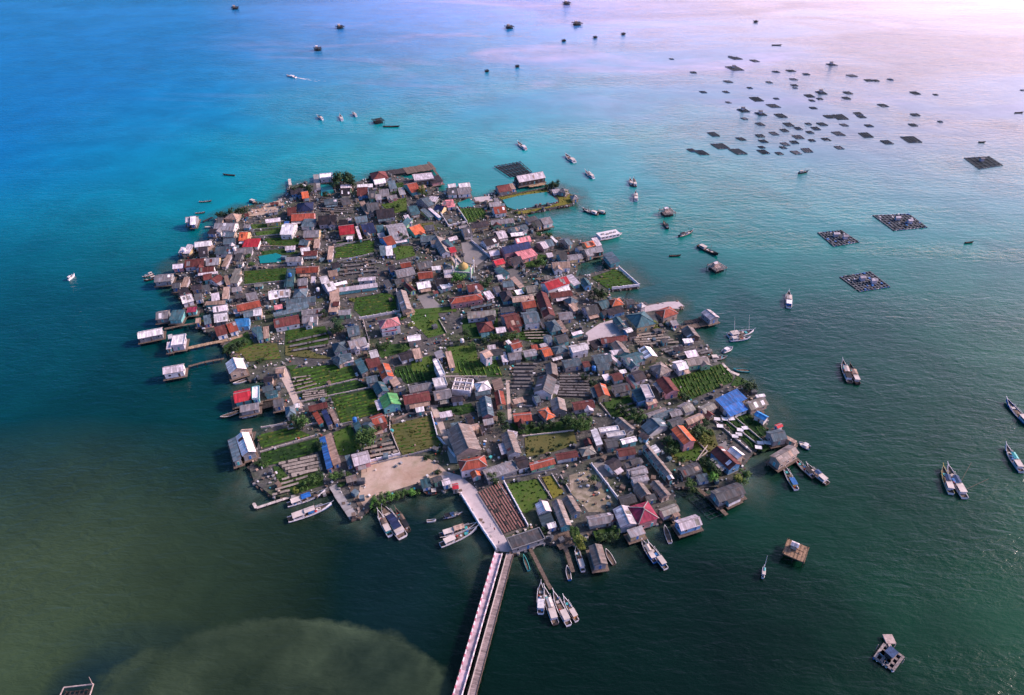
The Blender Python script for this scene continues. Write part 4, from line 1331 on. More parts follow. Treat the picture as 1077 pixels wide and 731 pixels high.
jetty(T_['G'], [(575, 448), (650, 436), (770, 416)], 3.2, 1.5, 'w', "jetty on the east side leading to the striped stilt house")
jetty(T_['G'], [(600, 412), (700, 394)], 2.6, 1.4, 'd', "dark deck beside the striped stilt house jetty")
jetty(T_['O'], [(440, 258), (530, 335), (626, 428)], 1.6, 1.3, 'w', "straight jetty beside the net stakes off the south-east shore")
jetty(T_['N'], [(424, 445), (455, 540), (495, 668)], 1.5, 1.3, 'w', "jetty beside the moored boats below the plank platform")
jetty(T_['N'], [(225, 520), (270, 610), (330, 728), (356, 775)], 1.3, 1.3, 'w', "thin jetty from the charcoal deck house out to four moored boats")
jetty(T_['L'], [(218, 292), (236, 324), (450, 254), (600, 206)], 1.1, 1.0, 'p', "pale L-shaped breakwater walk beside two white fishing boats")
jetty(T_['L'], [(716, 182), (850, 388)], 3.2, 1.5, 'c', "stubby concrete pier below the long tan beach roof")
jetty(T_['L'], [(820, 160), (850, 240), (905, 330)], 1.6, 1.5, 'w', "dark slipway beside the sandy clearing")
jetty(T_['K'], [(355, 12), (400, 60), (462, 86)], 1.6, 1.4, 'p', "pale concrete walk at the tip of the green corner field")
jetty(T_['B'], [(192, 140), (200, 190), (205, 240)], 4.0, 2.0, 'c', "grey concrete pier beside the white pavilion at the north tip")
jetty(T_['B'], [(25, 168), (36, 232)], 2.0, 1.6, 'p', "short pale pier at the north-west tip")
jetty(T_['A'], [(440, 436), (500, 408)], 1.6, 1.0, 'd', "dark plank walk off the north-west shore")
jetty(T_['A'], [(450, 470), (535, 466)], 1.2, 1.2, 'p', "pale walkway at the north-west shore")
jetty(T_['N'], [(428, 420), (478, 505)], 8.0, 1.35, 'w', "wide plank platform over the water south of the small gables", "platform", "plank_platform")
jetty(T_['H'], [(140, 262), (345, 208)], 9.0, 1.5, 'w', "plank platform under the crimson waterside roof", "platform", "plank_platform")
jetty(T_['H'], [(195, 322), (330, 282), (490, 240)], 4.5, 1.2, 'd', "dark floating deck in front of the crimson waterside roof", "platform", "plank_platform")
jetty(T_['B'], [(752, 118), (935, 88)], 12.0, 1.9, 'w', "wide slatted drying dock on the far north shore", "dock", "slatted_dock")
jetty(T_['B'], [(632, 132), (750, 114)], 9.0, 1.7, 'd', "dark plank deck joining the maroon house to the slatted dock", "dock", "slatted_dock")
jetty(T_['B'], [(900, 60), (985, 178)], 1.6, 2.0, 'w', "long edge walkway along the outer side of the slatted dock")
jetty(T_['C'], [(565, 205), (670, 188)], 9.0, 1.7, 'b', "ochre plank platform in front of the net pen shed", "platform", "plank_platform")
jetty(T_['D'], [(262, 172), (380, 150)], 7.0, 1.5, 'd', "dark plank deck at the western tip", "platform", "plank_platform")
jetty(T_['D'], [(255, 372), (440, 330)], 6.0, 1.4, 'd', "plank deck around the magenta awning", "platform", "plank_platform")
jetty(T_['C'], [(520, 400), (620, 470)], 2.0, 1.6, 'c', "concrete walk beside the grey stilt house south of the teal pond")
jetty(T_['K'], [(700, 470), (830, 525)], 2.4, 1.6, 'w', "plank walk behind the weathered brown corner house")

WALLS = """
H p 540 205 935 115
H p 560 262 1030 165
H p 325 575 690 465
H c 770 415 900 385
H p 330 420 490 395
I p 182 350 180 430 245 590
I W 0 650 245 590
I r 180 385 300 332 440 326
I p 520 100 790 100
I p 930 280 1077 285
J p 60 475 380 440
J p 545 270 615 355
J c 480 650 545 725
N W 612 0 800 245
N p 275 82 362 212
N p 362 57 415 142
N p 417 67 480 172
N W 62 112 212 388
M p 862 110 1046 386
N c 0 97 390 22
C W 0 357 70 470 186 445 122 350
C p 186 447 216 497
C W 212 562 340 672
C p 0 547 150 702
D r 690 80 880 60 1077 44
E W 470 396 600 372 722 350 700 215
E p 490 402 530 545
E p 968 400 1015 482
K p 200 510 262 575 190 632
G W 185 75 312 186 140 206
I W 622 640 480 480 440 330
M W 630 188 735 362 850 532
B c 330 690 560 640
D c 700 182 975 152
I c 60 652 500 545
A r 720 592 1030 600
A r 832 728 1077 702
A c 745 492 950 476
A c 770 536 940 520
H p 500 430 690 390
B c 310 598 560 545
K p 348 350 600 545
K p 300 375 540 575
K p 420 345 640 530
O p 500 0 440 80
C y 380 285 690 232
"""
M_tanwall = plain_mat("tan_wall", (.46, .34, .28), 0.9, 0.3)
WALLM = dict(p=M_lconc, c=M_conc, W=M_whitep, r=M_tanwall, y=M_wood)
WALLW = dict(p='pale concrete', c='grey concrete', W='white', r='tan earth', y='dark timber')
WREC = []
for ln in WALLS.strip().splitlines():
    tk = ln.split(); nums = [float(q) for q in tk[2:]]; px = [tpx(TILE[tk[0]], nums[q], nums[q + 1]) for q in range(0, len(nums), 2)]
    hh = 1.5 if tk[1] == 'W' else .8; wt = .36 if tk[1] == 'W' else .24; W = [at(u, v, GZ) for u, v in px]; o = W[0].copy(); mb = MB()
    for a, b in zip(W, W[1:]):
        n = max(1, int((b - a).length / 3.0))
        for k in range(n):
            p = a.lerp(b, k / n) - o; q = a.lerp(b, (k + .985) / n) - o; z = hh * rnd.uniform(.44, .54)
            mb.bar(p + Vector((0, 0, z)), q + Vector((0, 0, z)), wt, 2 * z); mb.box((p.x, p.y, hh * .56), (wt + .1, wt + .1, hh * 1.12))
    ob = mb.build("boundary_wall", WALLM[tk[1]], None, o)
    WREC.append(dict(root=ob, label=None, u=sum(p[0] for p in px) / len(px), v=sum(p[1] for p in px) / len(px), look=WALLW[tk[1]] + ' boundary wall'))
relate(WREC, LMARK)
for r in WREC: tag(r['root'], r['label'], "wall", "boundary walls between the plots")

# ------------------------------------------------------------------ drying racks
def rack(a, b, wd, mt, parent_label, grp):
    c = (a + b) / 2; d = b - a; L = d.length; rz = math.atan2(d.y, d.x); r = empty("drying_rack", (c.x, c.y, GZ), rz); tag(r, parent_label, "drying rack", grp)
    mb = MB(); n = max(2, int(L / .9)); h = .85 + rnd.uniform(-.08, .08)
    for k in range(n):
        x = (k + .5 - n / 2) * L / n
        mb.box((x, rnd.uniform(-.05, .05), h + rnd.uniform(-.03, .03)), (L / n * rnd.choice([.9, .98, .98, .98]), wd * rnd.uniform(.85, 1.0), .06), 0 if rnd.random() < .9 else 1)
    mb.build("tray_top", [mt, M_dwood], r)
    m2 = MB()
    for s in (-1, 1): m2.bar((-L / 2, s * wd * .4, h - .09), (L / 2, s * wd * .4, h - .09), .09)
    m2.build("rail", M_wood, r)
    for k in range(int(L / 3) + 1):
        for s in (-1, 1):
            m3 = MB(); x = -L / 2 + min(k * 3 + .2, L); m3.bar((x, s * wd * .4, 0), (x, s * wd * .4, h - .12), .09); m3.build("leg", M_wood, r)
M_rackred = plain_mat("red_brown_slats", (.30, .15, .13), 0.85, 0.4)
M_rackgrey = plain_mat("grey_slats", (.15, .14, .14), 0.85, 0.4)
M_rackpale = plain_mat("pale_slats", (.33, .28, .24), 0.85, 0.4)
RACKS = [  # tile, corner a, corner b (start edge), corner c, corner d (end edge), rows, width, material, label
 ('M', 742, 172, 872, 112, 905, 428, 1040, 384, 9, .50, M_rackred, "long red brown drying rack beside the bridge road"),
 ('J', 5, 25, -10, 165, 150, 25, 108, 165, 7, 1.3, M_rackgrey, "grey drying rack left of the long dark hall"),
 ('J', 292, 100, 280, 218, 480, 98, 478, 224, 8, 1.2, M_rackgrey, "grey drying rack in the orange gable's rack yard"),
 ('H', 440, 652, 520, 722, 690, 600, 715, 684, 5, 1.6, M_rackpale, "pale drying rack on the beach"),
 ('H', 590, 206, 590, 246, 740, 190, 745, 226, 4, 1.0, M_rackpale, "pale drying rack between the western crop rows"),
 ('H', 525, 112, 530, 190, 640, 98, 680, 148, 4, .9, M_rackpale, "pale drying rack by the western earth road"),
 ('G', 262, 506, 300, 560, 430, 484, 560, 545, 5, 1.4, M_rackpale, "pale drying rack in the eastern olive yard"),
 ('G', 450, 596, 560, 650, 590, 560, 770, 598, 6, 1.6, M_rackgrey, "grey drying rack on the dark decks of the east shore"),
 ('B', 222, 290, 225, 372, 440, 318, 425, 385, 7, 1.4, M_rackgrey, "grey drying rack below the north trees"),
 ('E', 335, 44, 345, 118, 570, 24, 580, 92, 4, 1.5, M_rackgrey, "dark grey drying rack behind the middle crop rows"),
 ('B', 312, 555, 312, 590, 540, 520, 545, 552, 3, 1.2, M_rackgrey, "grey drying rack behind the northern crop rows"),
 ('B', 805, 590, 880, 680, 900, 580, 950, 660, 1, 1.2, M_rackgrey, "grey drying rack beside the small northern lawn"),
 ('L', 400, 155, 340, 250, 620, 90, 450, 220, 4, 1.1, M_rackpale, "pale drying rack above the breakwater"),
 ('F', 540, 470, 560, 520, 690, 460, 700, 520, 4, 1.0, M_rackpale, "pale drying rack behind the red-roofed white house"),
 ('J', 640, 305, 700, 350, 790, 260, 830, 310, 3, 1.2, M_rackgrey, "grey drying rack behind the angled white complex"),
 ('I', 0, 560, 30, 610, 200, 520, 230, 575, 3, 1.4, M_rackpale, "pale drying rack behind the sandy clearing"),
 ('E', 20, 545, 40, 600, 260, 490, 280, 560, 3, 1.6, M_rackgrey, "grey drying rack below the left green field"),
]
NTH = ('first', 'second', 'third', 'fourth', 'fifth', 'sixth', 'seventh', 'eighth', 'ninth', 'tenth', 'eleventh')
for t, ax, ay, bx, by, cx, cy, dx, dy, n, wd, mt, lb in RACKS:
    side = 'left' if t == 'M' else 'back'
    for k in range(n):
        f = k / max(n - 1, 1)
        p = at(*tpx(T_[t], ax + (bx - ax) * f, ay + (by - ay) * f), GZ); q = at(*tpx(T_[t], cx + (dx - cx) * f, cy + (dy - cy) * f), GZ)
        rack(p, q, wd, mt, lb + (', %s from the %s' % (NTH[k], side) if n > 1 else ''), lb.replace('drying rack', 'drying racks'))
tray = MB(); tray.box((0, 0, .95), (2.6, 1.9, .1), 0)
for sx in (-1, 1):
    tray.box((sx * 1.28, 0, 1.03), (.08, 1.9, .1), 0)
tray = tray.mesh("tray_top", M_whitep); tleg = MB(); tleg.box((0, 0, .45), (.1, .1, .9)); tleg = tleg.mesh("leg", M_wood)
for x, y, wh in ((325, 362, "leftmost of three in the back row"), (374, 362, "middle of three in the back row"), (415, 360, "rightmost of three in the back row"), (343, 406, "alone below the back row"), (470, 430, "upper left of the central four"), (500, 418, "upper right of the central four"), (437, 470, "lower left of the central four"), (462, 458, "lower right of the central four"), (597, 512, "upper left of the front three"), (642, 512, "upper right of the front three"), (585, 540, "lowest of the front three")):
    p = at(*tpx(T_['K'], x, y), GZ + 1.2); r = empty("drying_table", (p.x, p.y, GZ + .2), rnd.uniform(-.3, .1)); tag(r, "white drying table on the striped tray garden, " + wh, "table", "white drying tables on the tray garden")
    link("tray_top", tray, r)
    for sx in (-1, 1):
        for sy in (-1, 1): link("leg", tleg, r, (sx * 1.1, sy * .8, 0))

# ------------------------------------------------------------------ trees, shrubs, palms
def leaf_mat(name, c):
    b = NB(name); v = b.coord('Object', rand=31.0)
    cc = b.mix(1.0, c, b.ramp(b.noise(v, 1.2, 4, 0.6), [(0.3, .55), (0.7, 1.45)]), 'MULTIPLY')
    oi = b.n('ObjectInfo'); cc = b.mix(1.0, cc, b.ramp(oi.outputs['Random'], [(0, .75), (1, 1.25)]), 'MULTIPLY')
    return b.out(cc, 0.75, 0.25)
LEAF = {'d': leaf_mat("leaves_dark", (.022, .050, .018)), 'm': leaf_mat("leaves_mid", (.045, .095, .022)), 'y': leaf_mat("leaves_yellow_green", (.13, .16, .03)), 'b': leaf_mat("leaves_bright", (.07, .19, .03))}
M_bark = plain_mat("bark", (.11, .08, .06), 0.9, 0.4)
def crown_mesh(seed, mat, low):
    r = random.Random(seed); mb = MB(); cl = []
    for k in range(11 if not low else 9):
        th = r.uniform(0, 6.28); rr = r.uniform(.15, .72); z = r.uniform(.15, .95) if low else r.uniform(.0, 1.15)
        cl.append((Vector((math.cos(th) * rr, math.sin(th) * rr, z * (.7 if low else 1))), r.uniform(.26, .44)))
    for c, s in cl:
        for k in range(46):
            v = Vector((r.gauss(0, 1), r.gauss(0, 1), r.gauss(0, 1))).normalized() * s * r.uniform(.6, 1.08); p = c + v
            if p.z < 0.02: continue
            n = (v.normalized() + Vector((r.uniform(-.6, .6), r.uniform(-.6, .6), r.uniform(0, .8)))).normalized()
            t = n.cross(Vector((0, 0, 1)) if abs(n.z) < .95 else Vector((1, 0, 0))).normalized(); bt = n.cross(t); q = r.uniform(.07, .14); ang = r.uniform(0, 3.14)
            t, bt = t * math.cos(ang) + bt * math.sin(ang), bt * math.cos(ang) - t * math.sin(ang)
            mb.face([p - t * q, p + bt * q * .6, p + t * q, p - bt * q * .6])
    return mb.mesh("crown", mat)
def trunk_mesh(seed):
    r = random.Random(seed); mb = MB(); mb.cyl((0, 0, -.1), (.03, .02, .95), .07, .045, 7); 
    for k in range(4):
        th = k * 1.57 + r.uniform(-.4, .4); mb.cyl((.02, .01, r.uniform(.55, .9)), (math.cos(th) * .42, math.sin(th) * .42, 1.35 + r.uniform(-.1, .2)), .035, .015, 5)
    return mb.mesh("trunk", M_bark)
CROWN = {(k, lo): [crown_mesh(i * 7 + ord(k), LEAF[k], lo) for i in range(3)] for k in LEAF for lo in (0, 1)}
TRUNK = [trunk_mesh(i) for i in range(3)]
TREES = """B 345 185 7 d;B 400 178 5 d;B 372 160 5 d;B 425 192 5 d;B 310 195 4.5 d;B 100 235 4 d;B 60 242 4 d;B 150 245 4 d;B 250 275 3 d;A 540 395 3 d;A 575 390 2.6 d;A 620 382 3.4 d;A 660 378 3.4 d;A 700 375 3.4 d
A 730 665 2.6 m;A 745 700 2.2 m;C 720 214 3.6 d;C 745 208 3.8 d;C 690 220 3 d;C 660 705 3.6 m;C 625 700 3 d;C 640 525 2.4 m;C 700 522 2.6 m;C 800 262 2.4 y;C 500 376 2 m;C 455 358 1.8 m;E 305 470 3.2 d;E 345 455 3 d;E 240 365 2.8 d
F 135 155 4.6 b;F 300 185 3.6 d;F 330 150 2.8 d;F 440 512 3.4 m;F 480 505 3 m;F 180 505 3.4 d;F 300 545 3.6 d;F 350 510 2.6 m;F 210 560 2.4 m;F 395 520 2.8 m;G 60 242 4.2 d;G 30 246 3.8 d;G 85 250 3 m;G 400 425 2.4 y;G 420 445 2.2 y;H 585 395 4.2 m;H 540 380 3.2 d;H 560 420 2.8 d;H 990 505 4.6 m;H 955 488 3.4 m
H 700 540 2.6 d;I 30 475 4 m;I 890 402 3.2 d;I 100 440 2.4 d;J 350 382 3.4 m;J 400 394 4 m;J 450 392 3.6 m;J 330 400 3 d;J 780 362 3.6 m;J 745 342 3.4 d;J 810 370 3 m;J 700 320 3 d;J 500 132 2.2 d;J 90 545 1.1 d;J 120 550 1.2 d;J 180 558 1.3 d;J 242 552 1.2 d;J 292 525 1.3 d;J 146 594 1.1 d
J 226 584 1.1 d;J 370 510 1.4 d;J 180 418 2.6 d;J 232 405 2.6 d;J 60 425 2.6 d;J 120 400 2 d;J 445 110 2.4 d;J 660 290 2.4 d;K 220 452 3.6 m;K 186 472 3.6 d;K 242 502 3.2 y;K 205 432 2.8 d;K 518 150 3.6 d;K 540 158 2.8 d;K 250 395 2.6 d;K 280 440 2.2 m;K 60 570 2.4 m;K 20 560 2.6 d;K 100 610 2 m;K 280 500 1.8 y
K 100 225 2.4 d;K 140 225 2.2 d;N 620 90 2.4 d;N 440 95 2.2 d;N 500 425 2.6 m;N 530 474 2.6 y;N 545 495 2.2 y;N 660 455 3 m;N 705 446 2.6 d;N 755 425 2.6 m;N 310 400 2 d;O 545 200 2.6 b;O 720 195 3 m;O 690 205 2.8 y;O 752 178 2.8 m;O 520 132 3.4 d;O 482 112 2.8 d;O 385 240 3 m;O 415 255 2.2 m;O 560 160 2.6 d;O 250 -30 3 d
O 300 -10 2.4 m;L 600 150 2.6 m;L 560 170 2.4 m;L 640 122 2.6 d;L 720 132 2.6 m;L 762 118 2.4 d;L 480 212 2 y;L 530 192 2.2 m;L 250 34 2.2 d;L 282 44 2.2 m;L 770 170 2 m;L 800 110 2.2 m;M 75 240 2.4 b;M 110 225 2.4 m;M 150 208 2.6 m;M 190 196 2.6 b;M 230 186 2.6 m;M 270 176 2.6 m;M 310 162 2.4 b;M 345 150 2.2 m
M 90 260 2 m;M 140 240 2 d;M 820 85 2.6 m;M 850 100 1.8 d;B 860 250 3.6 y;B 830 235 2.8 y;B 880 270 2.4 m;B 715 345 2.6 m;B 745 545 3.6 d;B 730 520 2.8 d;B 905 480 2 m;B 850 470 2 m;B 520 165 2 d;B 680 350 2.4 m;E 590 565 2.4 d;E 640 560 2.6 m;E 740 575 2.4 m;E 420 265 2 y;E 790 425 2 y;E 920 405 1.6 y
D 620 582 3.2 d;D 585 598 2.8 d;D 660 560 2.8 d;D 700 545 2.4 d;D 655 625 2 y;D 850 345 2 d;D 760 180 1.8 d;D 430 395 2 y;I 415 595 1.6 d;I 480 690 1.8 d;I 490 570 1.4 d;I 400 605 1.3 d;I 870 330 2.2 m;I 610 300 2 m;I 380 285 1.8 m;F 560 640 1.6 m;F 250 700 2 m;G 480 415 2.2 m;I 830 710 1.8 b;D 800 650 2 d"""
TREC = []
for ent in TREES.replace('\n', ';').split(';'):
    t, x, y, rr, k = ent.split(); rr = float(rr); u, v = tpx(TILE[t], float(x), float(y)); low = rr < 2.3
    hgt = rr * (1.0 if low else 1.15); p = at(u, v, GZ + hgt * .6); r = empty("shrub" if low else "tree", (p.x, p.y, GZ if inpoly((u, v), LAND) else .6), rnd.uniform(0, 6.28))
    c = link("crown", rnd.choice(CROWN[(k, int(low))]), r, (0, 0, .1 if low else rr * .55)); sc = rr * rnd.uniform(.95, 1.12); c.scale = (sc, sc * rnd.uniform(.85, 1.1), sc * rnd.uniform(.75, .95))
    tr = link("trunk", rnd.choice(TRUNK), r); tr.scale = (rr * .9,) * 3 if not low else (rr * .5,) * 3
    TREC.append(dict(root=r, label=None, u=u, v=v, look=('large ' if rr > 3.7 else '') + {'d': 'dark green', 'm': 'mid green', 'y': 'yellow-green', 'b': 'bright green'}[k] + (' shrub' if low else ' leafy tree')))
relate(TREC, LMARK)
for r in TREC: tag(r['root'], r['label'], 'shrub' if 'shrub' in r['look'] else 'tree', "trees and shrubs among the houses")
fr = MB()
for k in range(7):
    a, b = k / 7, (k + 1) / 7; f = lambda q: Vector((q * 2.6, 0, .9 * q - 1.9 * q * q)); wq = lambda q: .42 * math.sin(math.pi * min(1, .15 + .85 * q))
    for s in (-1, 1): fr.face([f(a), f(b), f(b) + Vector((0.12, s * wq(b), -.18 * wq(b))), f(a) + Vector((.12, s * wq(a), -.18 * wq(a)))])
fr = fr.mesh("frond", LEAF['d']); pt = MB(); pt.cyl((0, 0, -.2), (.15, .1, 3.2), .2, .16, 7); pt.cyl((.15, .1, 3.2), (.4, .2, 6.2), .16, .13, 7); pt = pt.mesh("trunk", M_bark)
for x, y, lb in ((330, 452, "tallest palm tree beside the left green field, nearest the houses"), (352, 432, "palm tree beside the left green field, right of the tallest palm"), (318, 424, "palm tree beside the left green field, behind the tallest palm")):
    p = at(*tpx(T_['E'], x, y), GZ + 3); r = empty("palm_tree", (p.x, p.y, GZ), rnd.uniform(0, 6)); tag(r, lb, "palm tree", "palms by the left green field"); link("trunk", pt, r)
    for k in range(11):
        o = link("frond", fr, r, (.4, .2, 6.2)); o.rotation_euler = (rnd.uniform(-.1, .1), rnd.uniform(-.35, .3), k * .571)
# ================================================================== BOATS
M_tarpd = plain_mat("faded_blue_tarpaulin", (.035, .075, .17), .7, .5, 1.2)
def hull_mesh(L, B, sheer, colm):
    """lofted wooden hull: raised bow, full stern, open deck well"""
    st = [0, .05, .15, .3, .5, .7, .86, .95, 1.0]; mb = MB(); rings = []
    for t in st:
        hb = B / 2 * (.80 + .2 * math.sin(math.pi * min(t / .5, 1) / 2)) if t < .5 else B / 2 * max(.02, (1 - ((t - .5) / .5) ** 2.1))
        zs = .75 + sheer * (max(0, t - .45) / .55) ** 2 + .22 * sheer * (max(0, .25 - t) / .25) ** 2
        zk = -.35 + (.9 * ((t - .82) / .18) if t > .82 else 0)
        x = (t - .5) * L; kb = hb * (.55 if t < .9 else .2)
        rings.append([(x, -hb, zs), (x - .0, -hb * .92, zs * .45), (x, -kb, zk), (x, kb, zk), (x, hb * .92, zs * .45), (x, hb, zs)])
    for a, b in zip(rings, rings[1:]):
        for i in range(5): mb.face([a[i], b[i], b[i + 1], a[i + 1]], 0 if i in (1, 2, 3) else 1)
        for i, s in ((0, 1), (5, -1)):                                # gunwale rim
            p, q = a[i], b[i]; w = .14 * s
            f = [p, q, (q[0], q[1] + w if abs(q[1]) > .2 else 0, q[2] + .03), (p[0], p[1] + w if abs(p[1]) > .2 else 0, p[2] + .03)]
            mb.face(f if s < 0 else f[::-1], 2)
    mb.face([rings[0][i] for i in range(6)], 1)
    dk = MB(); zz = .50
    for a, b in zip(rings[:-1], rings[1:]):
        za = max(zz, a[0][2] - .45); zb = max(zz, b[0][2] - .45)
        dk.face([(a[0][0], a[0][1] * .95, za), (b[0][0], b[0][1] * .95, zb), (b[5][0], b[5][1] * .95, zb), (a[5][0], a[5][1] * .95, za)], 0)
    return mb, dk, rings
PAL = dict(w=(M_whitep, M_whitep, M_whitep), b=(M_bluep, M_whitep, M_whitep), B=(M_bluep, M_bluep, M_whitep), t=(M_tealp, M_whitep, M_whitep), T=(M_tealp, M_tealp, M_tealp), d=(M_black, M_wood, M_whitep),
           k=(M_black, M_dwood, M_wood), y=(M_whitep, M_whitep, M_yelp), r=(M_redp, M_whitep, M_whitep))
def add_boat(bow, stern, typ, pal, label, beam=None, cab=None, grp=None, z=0.0):
    a, b = at(*stern, .6), at(*bow, .9); d = Vector((b.x - a.x, b.y - a.y, 0)); L = max(d.length, 3.0); c = (a + b) / 2; rz = math.atan2(d.y, d.x)
    B = beam or max(1.1, L * {'f': .21, 'c': .13, 's': .26}[typ]); sc = min(1.0, L / 13)
    r = empty({'f': "fishing_boat", 'c': "canoe", 's': "motor_boat"}[typ], (c.x, c.y, z), rz); tag(r, label, {'f': "fishing boat", 'c': "canoe", 's': "boat"}[typ], grp)
    hm, dk, rings = hull_mesh(L, B, 1.5 * sc if typ == 'f' else .6, None); m = PAL[pal]
    hm.build("hull", [m[0], m[1], m[2]], r); dk.build("deck", M_wood if typ != 's' else M_lconc, r)
    if typ == 'c':
        for k in (-.25, .1, .3): q = MB(); q.box((k * L, 0, .62), (.22, B * .8, .06)); q.build("thwart", M_wood, r)
    if typ == 'f':
        cabm = cab or M_whitep; cl = L * .24; cw = B * .68; x0 = -L * .26
        q = MB(); q.box((x0, 0, 1.25), (cl, cw, 1.5)); cb = q.build("cabin", cabm, r)
        q = MB(); q.box((x0 + .15, 0, 2.06), (cl + .7, cw + .35, .1)); q.build("cabin_roof", M_lconc if rnd.random() < .75 else m[0], cb)
        for s in (-1, 1): q = MB(); q.box((x0, s * (cw / 2 + .02), 1.5), (cl * .7, .05, .5)); q.build("window", M_glass, cb)
        q = MB(); q.box((x0 + cl / 2 + .02, 0, 1.55), (.05, cw * .75, .5)); q.build("window", M_glass, cb)
        q = MB(); q.box((L * .03, 0, .72), (L * .16, B * .5, .42)); q.build("hatch", m[0] if pal in 'bt' and rnd.random() < .6 else M_wood, r)
        q = MB(); q.box((L * .2, 0, .85), (L * .09, B * .42, .36)); q.build("fish_box", M_tealp if rnd.random() < .4 else M_lconc, r)
        q = MB(); q.cyl((L * .12, 0, .5), (L * .12, 0, 5.0 * sc), .09, .06, 6); q.build("mast", M_wood, r)
        q = MB(); q.bar((L * .46, 0, rings[-2][0][2] - .05), (L * .56, 0, rings[-1][0][2] + .35 * sc), .16); q.build("bowsprit", m[2], r)
        for s in (-1, 1):
            q = MB(); q.bar((-L * .12, s * B * .5, 1.2), (L * .30, s * B * .42, 1.55), .07)
            for k in range(5): f = k / 4; q.bar((-L * .12 + L * .42 * f, s * (B * .5 - B * .08 * f), .7), (-L * .12 + L * .42 * f, s * (B * .5 - B * .08 * f), 1.2 + .35 * f), .06)
            q.build("rail", m[2], r)
        q = MB(); q.bar((-L * .47, 0, .5), (-L * .47, 0, 1.6), .2); q.build("rudder_post", M_dwood, r)
        if rnd.random() < .55:                                       # awning rigged over the working deck
            aw = MB(); x1, x2 = -L * .12, L * rnd.uniform(.06, .16); zz_ = 1.9 + .5 * sc; hb_ = B * rnd.uniform(.3, .42)
            f = [(x1, -hb_, zz_), (x2, -hb_, zz_ + .1), (x2, 0, zz_ + .4), (x1, 0, zz_ + .3)]; f2 = [(x1, 0, zz_ + .3), (x2, 0, zz_ + .4), (x2, hb_, zz_ + .1), (x1, hb_, zz_)]
            for ff in (f, f2): aw.face(ff); aw.face([(p[0], p[1], p[2] - .05) for p in ff][::-1])
            ao = aw.build("awning", rnd.choice([M_tarp, M_tarpd, M_lconc, M_lconc, M_wood, M_tealp, RM['N']]), r)
            for xx in (x1 + .1, x2 - .1):
                for s in (-1, 1): pm = MB(); pm.bar((xx, s * hb_ * .95, .6), (xx, s * hb_ * .95, zz_), .08); pm.build("awning_post", M_wood, ao)
        gm_ = MB()
        for _ in range(12):
            xg = rnd.uniform(-.42, .34) * L; gs = rnd.uniform(.25, .8); gm_.box((xg, rnd.uniform(-.3, .3) * B, .72 + gs * .25), (gs, gs * rnd.uniform(.5, 1.2), gs * .6), rnd.choice([0, 0, 1, 2, 3, 4]), rnd.uniform(0, 3))
        gg = gm_.build("deck_gear", [M_net, M_bluep, M_redp, M_whitep, M_bamboo], r); gg["kind"] = "stuff" 
    if typ == 's':
        q = MB(); q.box((-L * .12, 0, 1.05), (L * .3, B * .62, .9)); cb = q.build("cabin", M_whitep, r)
        q = MB(); q.box((-L * .12, 0, 1.54), (L * .36, B * .74, .1)); q.build("cabin_roof", M_whitep, cb)
        q = MB(); q.box((L * .04, 0, 1.12), (.06, B * .5, .4)); q.build("window", M_glass, cb)
        q = MB(); q.box((-L * .47, 0, .7), (.5, .4, .9)); q.build("outboard_motor", M_black, r)
    return r
def bt(t, x1, y1, x2, y2, typ, pal, label, **kw): return add_boat(tpx(TILE[t], x1, y1), tpx(TILE[t], x2, y2), typ, pal, label, **kw)
G1 = "fishing boats moored around the island"
bt('L', 672, 222, 432, 308, 'f', 'b', "white fishing boat with blue trim beside the pale breakwater, nearer the shore", grp=G1)
bt('L', 712, 302, 436, 402, 'f', 'b', "white fishing boat with blue trim lying outside its twin off the pale breakwater", grp=G1)
bt('M', 105, 287, 182, 440, 'f', 't', "white fishing boat with a turquoise deck, left of three moored below the hedge", cab=M_tealp, grp=G1)
b3 = bt('M', 128, 250, 262, 450, 'f', 'w', "largest white boat with a dark canopy, middle of three below the hedge", beam=4.6, grp=G1)
q = MB(); q.box((-1.5, 0, 2.35), (7.2, 2.9, .12)); q.build("canopy", RM['I'], b3)
bt('M', 215, 272, 300, 412, 'f', 'k', "narrow dark fishing boat, right of three moored below the hedge", beam=2.0, cab=M_wood, grp=G1)
bt('M', 628, 300, 515, 328, 'f', 'd', "small dark fishing boat floating in the basin left of the bridge road", cab=M_lconc, grp=G1)
bt('M', 470, 338, 412, 348, 'c', 'w', "tiny white canoe in the basin left of the bridge road")
bt('M', 728, 368, 492, 442, 'f', 'd', "dark-decked white boat, rear of the pair pointing at the bridge road", beam=2.6, grp=G1)
bt('M', 728, 394, 498, 502, 'f', 'w', "white fishing boat, front of the pair pointing at the bridge road", beam=2.8, cab=M_whitep, grp=G1)
bt('M', 400, 172, 478, 166, 'f', 'k', "dark beached boat below the pale blue shed by the basin", beam=2.2, cab=M_wood, grp=G1)
bt('N', 182, 558, 216, 658, 'c', 'T', "dark canoe with a turquoise stern between the bridge and the thin jetty", beam=1.4)
bt('N', 456, 628, 474, 718, 'c', 'B', "blue canoe left of the jetty below the plank platform", beam=1.6)
bt('N', 510, 508, 558, 664, 'f', 'b', "long white and blue fishing boat moored right of the jetty below the plank platform", grp=G1)
bt('N', 700, 522, 754, 620, 'c', 'd', "narrow brown canoe right of the slate and tan stilt house", beam=2.0)
bt('O', 85, 582, 172, 728, 'f', 'B', "blue fishing boat, left of the pair below the raspberry roof", cab=M_bluep, grp=G1)
bt('O', 128, 606, 242, 768, 'f', 'b', "blue and white fishing boat, right of the pair below the raspberry roof", cab=M_bluep, grp=G1)
bt('O', 232, 492, 268, 604, 'c', 'b', "pale blue canoe left of the floating lilac boathouse", beam=2.0)
bt('Q', 652, 82, 650, 272, 'f', 'w', "white boat with a pinkish foredeck, leftmost of four at the thin jetty end", beam=2.6, grp=G1)
